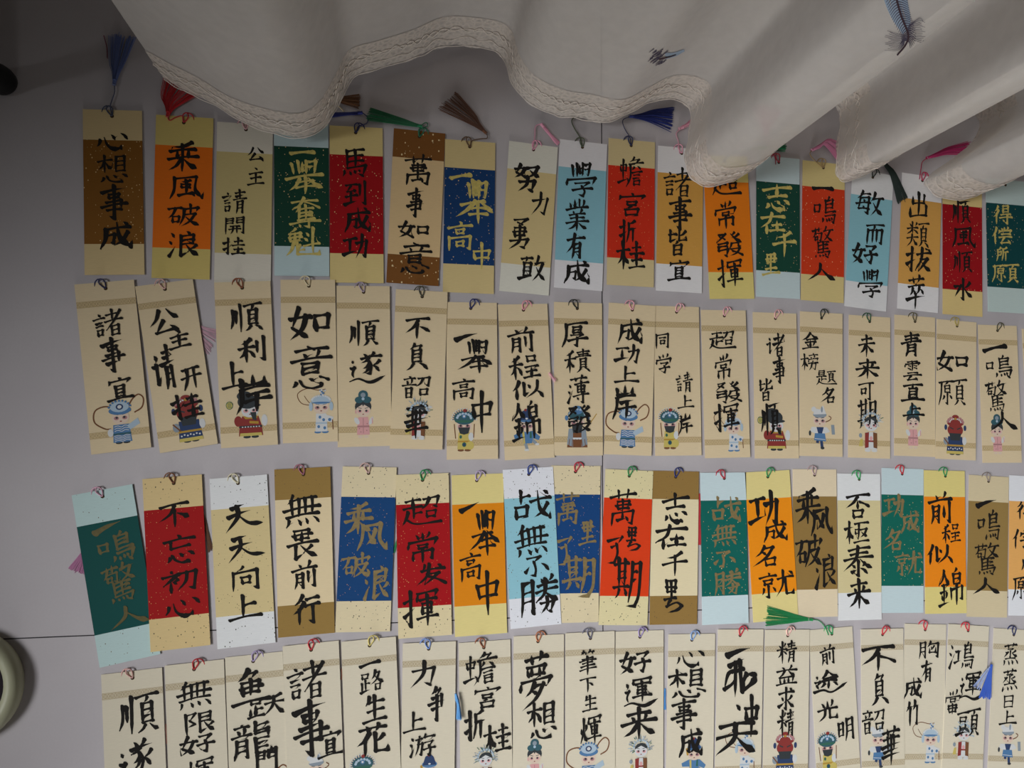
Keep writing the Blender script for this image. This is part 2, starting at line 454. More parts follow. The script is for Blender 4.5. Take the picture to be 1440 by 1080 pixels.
# ------------------------------------------------------------------ paper
def paper(color, fleck=None):
    k = ('paper', color, fleck)
    if k in MATS: return MATS[k]
    m = bpy.data.materials.new('paper_' + ('plain' if not fleck else fleck + '_flecked')); m.use_nodes = True; nt = m.node_tree; b = nt.nodes['Principled BSDF']
    b.inputs['Roughness'].default_value = .75; b.inputs['Specular IOR Level'].default_value = .2
    tc = node(nt, 'ShaderNodeTexCoord'); oi = node(nt, 'ShaderNodeObjectInfo')
    ad = node(nt, 'ShaderNodeVectorMath', operation='ADD'); nt.links.new(tc.outputs['Object'], ad.inputs[0])
    cb = node(nt, 'ShaderNodeCombineXYZ'); mu = node(nt, 'ShaderNodeMath', operation='MULTIPLY'); mu.inputs[1].default_value = 40
    nt.links.new(oi.outputs['Random'], mu.inputs[0]); nt.links.new(mu.outputs[0], cb.inputs[0]); nt.links.new(mu.outputs[0], cb.inputs[1]); nt.links.new(cb.outputs[0], ad.inputs[1])
    mp = node(nt, 'ShaderNodeMapping'); mp.inputs['Scale'].default_value = (60, 900, 60); nt.links.new(ad.outputs[0], mp.inputs[0])
    n = node(nt, 'ShaderNodeTexNoise'); n.inputs['Scale'].default_value = 2; n.inputs['Detail'].default_value = 3; nt.links.new(mp.outputs[0], n.inputs['Vector'])
    r = node(nt, 'ShaderNodeMapRange'); r.inputs[1].default_value = .3; r.inputs[2].default_value = .7; nt.links.new(n.outputs[0], r.inputs[0])
    a = hexc(color); c = mixc(nt, r.outputs[0], tuple(v * .93 for v in a[:3]) + (1,), a)
    if fleck:
        fc, sc, th = {'gold': ('E8C890', 420, .15), 'fine': ('E4B070', 480, .12), 'heavy': ('F2DCA8', 360, .2), 'dark': ('6A5A44', 420, .13), 'darkheavy': ('4A443C', 430, .16)}[fleck]
        v = node(nt, 'ShaderNodeTexVoronoi'); v.inputs['Scale'].default_value = sc; v.inputs['Randomness'].default_value = 1
        m2 = node(nt, 'ShaderNodeMapping'); m2.inputs['Scale'].default_value = (1, .75, 1); m2.inputs['Rotation'].default_value = (0, 0, .6); nt.links.new(ad.outputs[0], m2.inputs[0]); nt.links.new(m2.outputs[0], v.inputs['Vector'])
        sp = node(nt, 'ShaderNodeSeparateColor'); nt.links.new(v.outputs['Color'], sp.inputs[0])
        t = node(nt, 'ShaderNodeMath', operation='MULTIPLY'); t.inputs[1].default_value = th * 1.6; nt.links.new(sp.outputs[0], t.inputs[0])
        keep = node(nt, 'ShaderNodeMath', operation='GREATER_THAN'); keep.inputs[1].default_value = .45; nt.links.new(sp.outputs[1], keep.inputs[0])
        t2 = node(nt, 'ShaderNodeMath', operation='MULTIPLY'); nt.links.new(t.outputs[0], t2.inputs[0]); nt.links.new(keep.outputs[0], t2.inputs[1])
        lt = node(nt, 'ShaderNodeMath', operation='LESS_THAN'); nt.links.new(v.outputs['Distance'], lt.inputs[0]); nt.links.new(t2.outputs[0], lt.inputs[1])
        c = mixc(nt, lt.outputs[0], c, hexc(fc))
    nt.links.new(c, b.inputs['Base Color'])
    MATS[k] = m
    return m
def card_mesh(parent, w, h, th, m_end, m_mid, sag):
    """a stiff paper strip: two end panels and a middle panel, its ends lifted a trace"""
    ys = [-.5, -.42, -.315, -.12, .12, .315, .42, .5]; v = []; f = []; fm = []
    for y in ys:
        z = sag * (2 * y) ** 2
        for zz in (0, th):
            for x in (-.5, .5): v.append((x * w, y * h, z + zz))
    for i in range(len(ys) - 1):
        a = i * 4; b = a + 4; mi = 1 if .316 > abs((ys[i] + ys[i + 1]) / 2) else 0
        for q in ((a + 2, a + 3, b + 3, b + 2), (a, b, b + 1, a + 1), (a, a + 2, b + 2, b), (a + 1, b + 1, b + 3, a + 3)): f.append(q); fm.append(mi)
    e = (len(ys) - 1) * 4
    f += [(0, 1, 3, 2), (e, e + 2, e + 3, e + 1)]; fm += [0, 0]
    return obj('paper_strip', v, f, [m_end, m_mid], parent, fm)

# ------------------------------------------------------------------ printed ornament and figures
ORN = [mat('ornament_ground', 'D6C094', .75, .2), mat('ornament_ground', 'D3C8AC', .75, .2)]; ORL = mat('ornament_line', '96794E', .75, .2)  # second ground follows the bottom row's cooler-tinted paper
def border(parent, w, y, hh, z, kind):
    mb = MB(); mb.poly([Vector((-w / 2, y - hh / 2, z)), Vector((w / 2, y - hh / 2, z)), Vector((w / 2, y + hh / 2, z)), Vector((-w / 2, y + hh / 2, z))], 0)
    z += .00003; t = .00019
    def seg(a, b):
        a, b = Vector(a), Vector(b); d = (b - a).normalized(); n = Vector((-d.y, d.x)) * t / 2
        mb.poly([Vector((q.x, q.y, z)) for q in (a + n, a - n, b - n, b + n)], 1)
    for s in (-.5, -.36, .36, .5): seg((-w / 2, y + s * hh), (w / 2, y + s * hh))
    n = 9; st = w / n
    for i in range(n):
        cx = -w / 2 + (i + .5) * st; a = hh * .34
        r = [(cx + st * .42, y), (cx, y + a), (cx - st * .42, y), (cx, y - a)]
        for k in range(4): seg(r[k], r[(k + 1) % 4])
        o = [(cx + hh * .17 * math.cos(k * math.pi / 3), y + hh * .17 * math.sin(k * math.pi / 3)) for k in range(6)]
        for k in range(6): seg(o[k], o[(k + 1) % 6])
        seg((cx - st * .5, y + a), (cx - st * .28, y)); seg((cx - st * .5, y - a), (cx - st * .28, y)); seg((cx + st * .5, y + a), (cx + st * .28, y)); seg((cx + st * .5, y - a), (cx + st * .28, y))
    return mb.build('printed_border', [ORN[kind], ORL], parent)
PAL = {'skin': 'E0CBB8', 'white': 'D6D8D8', 'blue': '557FAA', 'navy': '33456A', 'teal': '3A606A', 'black': '3A3F42', 'red': '8E3A36', 'pink': 'DDA6A6', 'yellow': 'CDBB68', 'brown': '7A5034', 'grey': '8E9AA4', 'gold': 'B8923E', 'rouge': 'B48284', 'pale': 'AFC3D2', 'green': '3A6A58'}
PK = list(PAL)
FMATS = [mat('print_' + k, PAL[k], .75, .2) for k in PK]
def figure(parent, kind, fx, fy, fh, z):
    """a printed little opera figure, height fh, feet at (fx, fy)"""
    mb = MB(); lay = [0]
    def P(c, pts):
        lay[0] += 1; zz = z + lay[0] * .000006
        mb.poly([Vector((fx + q[0] * fh, fy + q[1] * fh, zz)) for q in pts], PK.index(c))
    def E(c, x, y, a, b, r=0): P(c, ell((x, y), a, b, r, 18))
    def Ln(c, pts, w):
        lay[0] += 1; zz = z + lay[0] * .000006; q = spline([(a[0], a[1]) for a in pts], 6) if len(pts) > 2 else [Vector(a) for a in pts]
        for a, b in zip(q, q[1:]):
            if (b - a).length < 1e-6: continue
            d = (b - a).normalized(); n = Vector((-d.y, d.x)) * w / 2
            mb.poly([Vector((fx + s.x * fh, fy + s.y * fh, zz)) for s in (a + n, a - n, b - n, b + n)], PK.index(c))
    def face(y=.55, col='skin', r=.15, eyes='black'):
        E(col, 0, y, r * 1.15, r)
        for s in (-1, 1):
            E('rouge' if eyes == 'rouge' else 'pink', s * r * .55, y - r * .08, r * .34, r * .26); E('black', s * r * .5, y, r * .17, r * .17)
            Ln('black', [(s * r * .25, y + r * .38), (s * r * .8, y + r * .5)], .012)
        E('red', 0, y - r * .55, r * .14, r * .08)
    def robe(c, trim, y0=.06, y1=.44, w0=.2, w1=.13):
        P(c, [(-w0, y0), (w0, y0), (w0 * .92, (y0 + y1) / 2), (w1, y1), (-w1, y1), (-w0 * .92, (y0 + y1) / 2)])
        P(trim, [(-w0 * .97, y0 + (y1 - y0) * .42), (w0 * .97, y0 + (y1 - y0) * .42), (w0 * .94, y0 + (y1 - y0) * .52), (-w0 * .94, y0 + (y1 - y0) * .52)])
    def waves(c, y0, y1, w, n=4):
        for i in range(n):
            y = y0 + (y1 - y0) * (i + .5) / n
            Ln(c, [(-w, y), (-w * .5, y + .018), (0, y - .012), (w * .5, y + .018), (w, y)], .014)
    def feet(c='black'): E(c, -.08, .03, .075, .03); E(c, .08, .03, .075, .03)
    if kind == '1':
        Ln('brown', [(-.08, .8), (-.3, .88), (-.52, .8), (-.55, .55), (-.35, .38), (-.22, .36)], .032); Ln('brown', [(.15, .78), (.28, .98), (.42, 1.08), (.52, .98), (.47, .78), (.3, .68)], .032)
        feet(); robe('blue', 'teal', .04, .44, .2, .17); waves('white', .05, .2, .17, 4); waves('white', .27, .42, .15, 3); P('pale', [(.12, .4), (.36, .55), (.4, .42), (.18, .3)]); E('white', -.24, .27, .06, .09); face(.6, 'skin', .16, 'rouge')
        E('blue', 0, .76, .24, .1); E('pale', 0, .84, .2, .12); E('navy', 0, .84, .08, .07); E('white', 0, .84, .045, .04)
        for k in range(9): a = math.radians(20 + k * 17.5); E('blue', .24 * math.cos(a), .78 + .2 * math.sin(a), .025, .025)
    elif kind == '2':
        feet(); robe('navy', 'gold', .04, .46, .24, .2); P('yellow', [(-.24, .03), (.24, .03), (.23, .1), (-.23, .1)])
        for k in range(7): E('white', -.18 + .06 * k, .15 + .02 * (k % 2), .018, .018)
        E('white', .26, .36, .06, .1); E('grey', -.26, .34, .07, .09); Ln('brown', [(-.32, .42), (-.18, .26)], .03); E('red', 0, .62, .22, .17); P('black', [(-.17, .54), (.17, .54), (.13, .36), (-.13, .36)])
        for s in (-1, 1): Ln('black', [(s * .05, .64), (s * .15, .68)], .03)
        E('red', 0, .8, .24, .1)
        for k in range(9):
            a = math.radians(10 + k * 20); E('rouge', .22 * math.cos(a), .8 + .14 * math.sin(a), .035, .035); E('white', .16 * math.cos(a), .8 + .1 * math.sin(a), .018, .018)
        E('navy', -.27, .68, .04, .07); E('navy', .27, .68, .04, .07); E('red', 0, .95, .09, .05); E('gold', 0, .9, .03, .03)
    elif kind == '3':
        feet(); robe('red', 'black', .05, .46, .24, .16); P('yellow', [(-.22, .05), (.22, .05), (.21, .11), (-.21, .11)]); P('gold', [(-.14, .46), (.16, .46), (.12, .4), (-.1, .4)]); E('red', -.24, .36, .08, .11); E('white', .28, .36, .06, .12)
        P('gold', [(-.02, .36), (.16, .34), (.16, .29), (-.02, .31)]); [E('white', -.16 + .055 * k, .235, .016, .013) for k in range(7)]
        face(.58, 'white', .15); P('black', [(.0, .54), (.12, .54), (.12, .36), (.05, .38)]); E('black', -.04, .76, .2, .15); E('black', -.1, .88, .15, .1); E('black', .02, .68, .2, .04)
        E('green', -.4, .7, .07, .085); E('yellow', -.4, .7, .058, .072); [Ln('green', [(-.44, .66 + .03 * k), (-.36, .66 + .03 * k)], .012) for k in range(4)]
    elif kind == '4':
        Ln('brown', [(-.18, .62), (-.42, .68), (-.5, .88), (-.3, 1.0), (-.05, .96), (.1, .98)], .018); Ln('brown', [(-.36, .84), (-.28, .72), (-.2, .64)], .014)
        feet('blue'); robe('white', 'pale', .04, .44, .13, .11); [E('blue', x, y, .03, .035) for x, y in ((-.06, .15), (.05, .3), (.07, .12), (-.03, .36))]; P('white', [(.08, .42), (.26, .36), (.24, .24), (.1, .26)]); E('blue', .18, .3, .035, .035); Ln('brown', [(.24, .3), (.25, .08)], .02)
        face(.58, 'skin', .15, 'rouge'); E('pale', 0, .74, .22, .1); E('blue', 0, .68, .2, .022); [E('white', .2 * math.cos(math.radians(15 + 15 * k)), .72 + .12 * math.sin(math.radians(15 + 15 * k)), .022, .022) for k in range(11)]
        [E('blue' if k % 2 else 'white', .02 + .08 * math.cos(k * 2.4) * (k % 3) / 2, .9 + .06 * math.sin(k * 1.7), .02, .02) for k in range(14)]; E('pale', -.22, .6, .04, .1); E('pale', .22, .6, .04, .1)
    elif kind == '5':
        E('skin', -.06, .03, .05, .03); E('skin', .06, .03, .05, .03); robe('pink', 'rouge', .07, .44, .13, .1); Ln('rouge', [(0, .1), (0, .42)], .012); E('white', -.13, .36, .045, .08, .5); E('white', .16, .36, .035, .09, -.4); Ln('pink', [(.18, .42), (.19, .3)], .02); [E('rouge', x, y, .013, .013) for x, y in ((-.08, .2), (.07, .16), (.08, .3), (-.05, .13))]
        E('black', 0, .66, .17, .15); face(.57, 'skin', .13); P('black', [(-.15, .62), (-.02, .7), (0, .66), (.02, .7), (.15, .62), (.12, .76), (-.12, .76)]); E('teal', -.08, .8, .09, .07); E('teal', .08, .8, .09, .07); E('teal', 0, .9, .1, .1); E('grey', 0, .9, .05, .05); E('pale', 0, .82, .03, .03); E('pink', -.15, .55, .015, .04)
    elif kind == '6':
        for k in range(70):
            a = rng.uniform(-.5, 3.64); r0 = rng.uniform(.12, .26); r1 = r0 + rng.uniform(.03, .09); Ln(rng.choice(['grey', 'pale', 'white', 'grey', 'green']), [(r0 * math.cos(a), .68 + r0 * math.sin(a)), (r1 * math.cos(a), .68 + r1 * math.sin(a))], .016)
        feet('white'); robe('white', 'red', .06, .44, .15, .12); P('red', [(-.15, .42), (-.05, .44), (-.06, .1), (-.15, .08)]); P('brown', [(.15, .42), (.05, .44), (.06, .1), (.15, .08)]); P('yellow', [(-.3, .12), (-.2, .12), (-.2, .28), (-.26, .28)]); E('grey', -.26, .36, .04, .05); E('pink', 0, .3, .04, .05)
        E('black', 0, .66, .16, .13); face(.6, 'white', .14); P('black', [(-.15, .65), (0, .73), (.15, .65), (.1, .77), (-.1, .77)]); [E('pale', .19 * math.cos(math.radians(20 * k)), .7 + .16 * math.sin(math.radians(20 * k)), .025, .025) for k in range(10)]
    elif kind == '7':
        feet('brown'); robe('yellow', 'gold', .05, .44, .16, .13); E('green', .0, .16, .05, .055); E('navy', 0, .16, .03, .03); E('green', -.08, .34, .03, .04); E('white', .16, .34, .06, .1); E('yellow', .14, .14, .09, .1); Ln('brown', [(-.23, .64), (-.2, .3)], .022); Ln('brown', [(.24, .64), (.22, .32)], .022)
        face(.6, 'skin', .16, 'rouge'); P('black', [(-.14, .56), (.14, .56), (.1, .42), (0, .39), (-.1, .42)])
        for k in range(15): a = math.radians(-5 + k * 13.5); Ln('navy', [(.22 * math.cos(a), .76 + .16 * math.sin(a)), (.29 * math.cos(a), .76 + .24 * math.sin(a))], .018); E('white', .29 * math.cos(a), .76 + .24 * math.sin(a), .016, .016)
        E('teal', 0, .78, .24, .16); E('green', 0, .7, .22, .03); [E('pale', .16 * math.cos(math.radians(25 * k)), .78 + .1 * math.sin(math.radians(25 * k)), .03, .03) for k in range(8)]; E('blue', 0, .82, .05, .05); E('white', 0, .82, .025, .025); E('red', .02, .95, .045, .04)
    elif kind == '8':
        Ln('grey', [(-.08, .3), (-.02, .04)], .07); Ln('grey', [(.08, .3), (.2, .16)], .07); E('white', -.03, .03, .06, .025); E('white', .22, .15, .05, .025); P('blue', [(-.14, .46), (.14, .46), (.3, .32), (.26, .24), (.12, .3), (.1, .18), (-.1, .18), (-.12, .3), (-.3, .3), (-.32, .38)]); P('yellow', [(-.12, .44), (-.07, .46), (-.06, .18), (-.1, .18)]); P('green', [(.06, .44), (.1, .46), (.1, .3), (.05, .3)])
        face(.58, 'skin', .14, 'rouge'); E('blue', 0, .74, .18, .08); P('navy', [(-.16, .72), (.16, .72), (.1, .9), (.02, .98), (-.1, .92)]); E('red', -.02, .95, .03, .03); P('gold', [(-.22, .72), (-.17, .74), (-.14, .56), (-.19, .56)]); E('white', 0, .75, .03, .02)
    elif kind == '9':
        robe('brown', 'white', .03, .46, .24, .17); P('grey', [(-.2, .46), (-.1, .46), (-.1, .04), (-.24, .1)]); P('grey', [(.2, .46), (.1, .46), (.1, .04), (.24, .1)]); [Ln('brown', [(-.2 + .08 * k, .05), (-.18 + .07 * k, .22)], .015) for k in range(6)]; Ln('gold', [(.22, .46), (.46, .8)], .02)
        face(.6, 'skin', .15, 'rouge'); P('black', [(-.13, .56), (.13, .56), (.1, .36), (-.1, .36)]); E('teal', 0, .78, .22, .13); E('blue', 0, .88, .14, .1); [E('pale', .18 * math.cos(math.radians(22 * k)), .78 + .12 * math.sin(math.radians(22 * k)), .025, .025) for k in range(9)]; E('blue', -.25, .7, .04, .06); E('blue', .25, .7, .04, .06)
    elif kind == 'A':
        Ln('navy', [(-.04, .22), (-.06, .14)], .07); Ln('navy', [(.04, .22), (.06, .05)], .07); E('black', .07, .03, .05, .03); P('blue', [(-.14, .2), (.16, .18), (.13, .36), (-.12, .36)]); Ln('white', [(-.12, .24), (.14, .22)], .012); P('white', [(-.2, .5), (.18, .5), (.26, .4), (.14, .36), (-.13, .36), (-.24, .4)]); P('navy', [(-.08, .5), (.1, .5), (.06, .36), (-.04, .36)]); P('grey', [(.28, .56), (.36, .56), (.38, .34), (.3, .34)]); E('black', -.24, .36, .03, .06)
        face(.65, 'skin', .14, 'rouge'); E('grey', 0, .78, .17, .07); P('white', [(-.16, .78), (-.13, .92), (0, .9), (.08, 1.0), (.16, .8)]); E('white', -.15, .9, .06, .06); E('grey', .05, .9, .025, .07); Ln('brown', [(.14, .62), (.24, .66), (.28, .72), (.22, .76)], .022)
    lim = SIZES[2] / 2 - .0003; mb.v = [Vector((max(-lim, min(lim, q.x)), q.y, q.z)) for q in mb.v]
    return mb.build('printed_figure', FMATS, parent)

# ------------------------------------------------------------------ cords and tassels
def thread(c): return mat('thread_' + c, c, .6, .3, 0, .3)
def tassel(parent, c, base, mid, end, half, n=44, knot=True, tip='', zb=.0012, r=.00033):
    """strands from base to a fanned end; pixels give the place on the floor; heights in metres"""
    inv = parent.matrix_basis.inverted(); zo = zb + .0006 if zb > .001 else .0004
    B, Mm, E_ = (at(*q, zo) for q in (base, mid, end)); E2 = at(end[0] + half[0], end[1] + half[1], zo) - E_
    mb = MB(); dr = (Mm - B).normalized(); sd = Vector((-dr.y, dr.x, 0)); wb = min(.0016, E2.length * .6)
    if E2.dot(sd) < 0: sd = -sd
    for k in range(n):
        s = rng.uniform(-1, 1); zz = Vector((0, 0, rng.uniform(0, .0016 if zb > .001 else .0002) * (1 - .5 * abs(s))))
        j = rng.uniform(.9, 1.03) if rng.random() < .93 else rng.uniform(.75, 1.12)
        e = E_ + E2 * s + (E_ - Mm) * (j - 1) + E2 * rng.uniform(-.06, .06)
        pts = [B + sd * wb * s * .7, B.lerp(Mm, .5) + sd * wb * s + E2 * s * .15, Mm + E2 * s * .55, e]
        mb.tube([inv @ (q + zz) for q in spline(pts, 3)], r, 3)
    t = mb.build('tassel', thread(c), parent)
    if knot:
        kb = MB(); d = (Mm - B).normalized(); a = inv @ (B - d * .0015 + Vector((0, 0, .0008))); b = inv @ (B + d * .004 + Vector((0, 0, .0008)))
        kb.tube([a, a.lerp(b, .25), a.lerp(b, .5), a.lerp(b, .75), b], .0019, 8); kb.build('knot', thread(c), t, True)
    return t
def cord(parent, c, px, z=.0022, r=.00055, name='cord'):
    inv = parent.matrix_basis.inverted(); mb = MB(); P = [at(u, v, z) for u, v in px]
    mb.tube([inv @ q for q in spline(P, 6)], r, 6)
    return mb.build(name, thread(c), parent, True)
def loop(parent, c, hx, hy, z, lean):
    """the doubled cord through the hole: a teardrop lying over the card's top edge, and a strand running back under"""
    mb = MB(); a = lean
    R_ = [(0, 0), (-.0021, .0034), (-.0029, .0072), (-.0006, .0104), (.0024, .0080), (.0019, .0036)]
    rot = Matrix.Rotation(a, 2)
    pts = []
    for i, q in enumerate(R_):
        w = rot @ Vector(q); pts.append(Vector((hx + w.x, hy + w.y, z + .0006 + (.0008 if i in (2, 3, 4) else 0))))
    mb.tube(spline(pts, 5, True), .00068, 6, closed=True)
    s = -1 if a > 0 else 1
    tl = [rot @ Vector(q) for q in ((-.0006, .0104), (.0026 * s, .0112), (.0060 * s, .0100), (.0086 * s, .0064))]
    mb.tube(spline([Vector((hx + q.x, hy + q.y, z + h)) for q, h in zip(tl, (.0012, .0008, .0002, -.0004 - z * .3))], 4), .00065, 6)
    return mb.build('cord_loop', thread(c), parent, True)

# ------------------------------------------------------------------ the bookmarks
CARDS = {}
NAMES = {'E4CC98': 'cream', 'DEC97A': 'yellow', 'E6E0D0': 'ivory', 'C6DCDE': 'pale blue', 'E6D08E': 'cream', '845526': 'gold-flecked brown', 'E2CC92': 'cream', 'E8E6D8': 'off-white', 'EAE8EA': 'white', 'DFCB98': 'pale yellow', 'EEECEC': 'white', 'E8D684': 'yellow',
 'CCDEE0': 'pale blue', 'E2CE8E': 'pale yellow', 'EAEAEA': 'white', 'F0EEEE': 'white', 'E8CE8C': 'cream', 'C8DAD6': 'pale blue', 'C4DEDC': 'pale blue', 'E6CC94': 'speckled cream', 'EEF0F0': 'speckled white', 'A08146': 'ochre', 'EADBB4': 'cream', 'EADAAE': 'cream', 'ECDC94': 'yellow', 'EEF0F6': 'speckled white', 'EBDFAE': 'cream', '9C7C44': 'ochre',
 'D2E6EA': 'pale blue', 'EEDE96': 'yellow', 'EEDDBC': 'beige', 'ECEEEE': 'white', 'CEE2E6': 'pale blue', 'EBDB8C': 'yellow', 'E0D0AA': 'beige', 'EEF0F4': 'white',
 '8C5C20': 'brown', 'F0781A': 'orange', 'D6C488': 'khaki', '164434': 'dark green', 'AA1018': 'red', 'EACB98': 'cream', '163E70': 'blue', 'E0CA92': 'tan', '90C6D4': 'sky blue', 'D8331A': 'vermilion', 'DCA44E': 'ochre', 'F28418': 'orange', '17493A': 'dark green', 'D8401C': 'vermilion', '94CAD6': 'sky blue', 'E2AA58': 'ochre', 'A6141C': 'crimson', '10484A': 'dark green',
 '0E504C': 'teal', 'AA1416': 'red', 'E2CE98': 'cream', 'EEDAB0': 'cream', '15467C': 'blue', 'AE1219': 'red', 'EA8F14': 'orange', '98CEDC': 'sky blue', '164680': 'blue', 'E6441A': 'vermilion', 'EEE0B8': 'cream', '10685E': 'teal', 'FA9818': 'orange', '9A7C46': 'ochre', 'E0D2A0': 'khaki', '126A5C': 'teal', 'FA921C': 'orange', '9E824C': 'ochre', 'F0B468': 'light orange'}
ROWN = ['', 'top row', 'second row', 'third row', 'bottom row']
FIGN = {'1': 'blue-robed printed figure with long feathers', '2': 'red-faced printed figure with black beard', '3': 'printed figure in red robe and black hat', '4': 'white-robed printed figure with curling feathers', '5': 'printed lady in pink dress', '6': 'printed figure in bristling silver headdress', '7': 'printed figure in yellow robe and blue helmet', '8': 'printed figure in blue cap and robe', '9': 'printed figure in brown robe with sword', 'A': 'printed figure in blue skirt and white cap'}
HOLE = mat('hole_shadow', '4A3A28', .9, .1)
FL = {'m': (None, 'gold'), 'f': (None, 'fine'), 'E': ('heavy', None), 'd': ('dark', None), 'D': ('darkheavy', None), 'DD': ('darkheavy', 'dark'), '-': (None, None)}
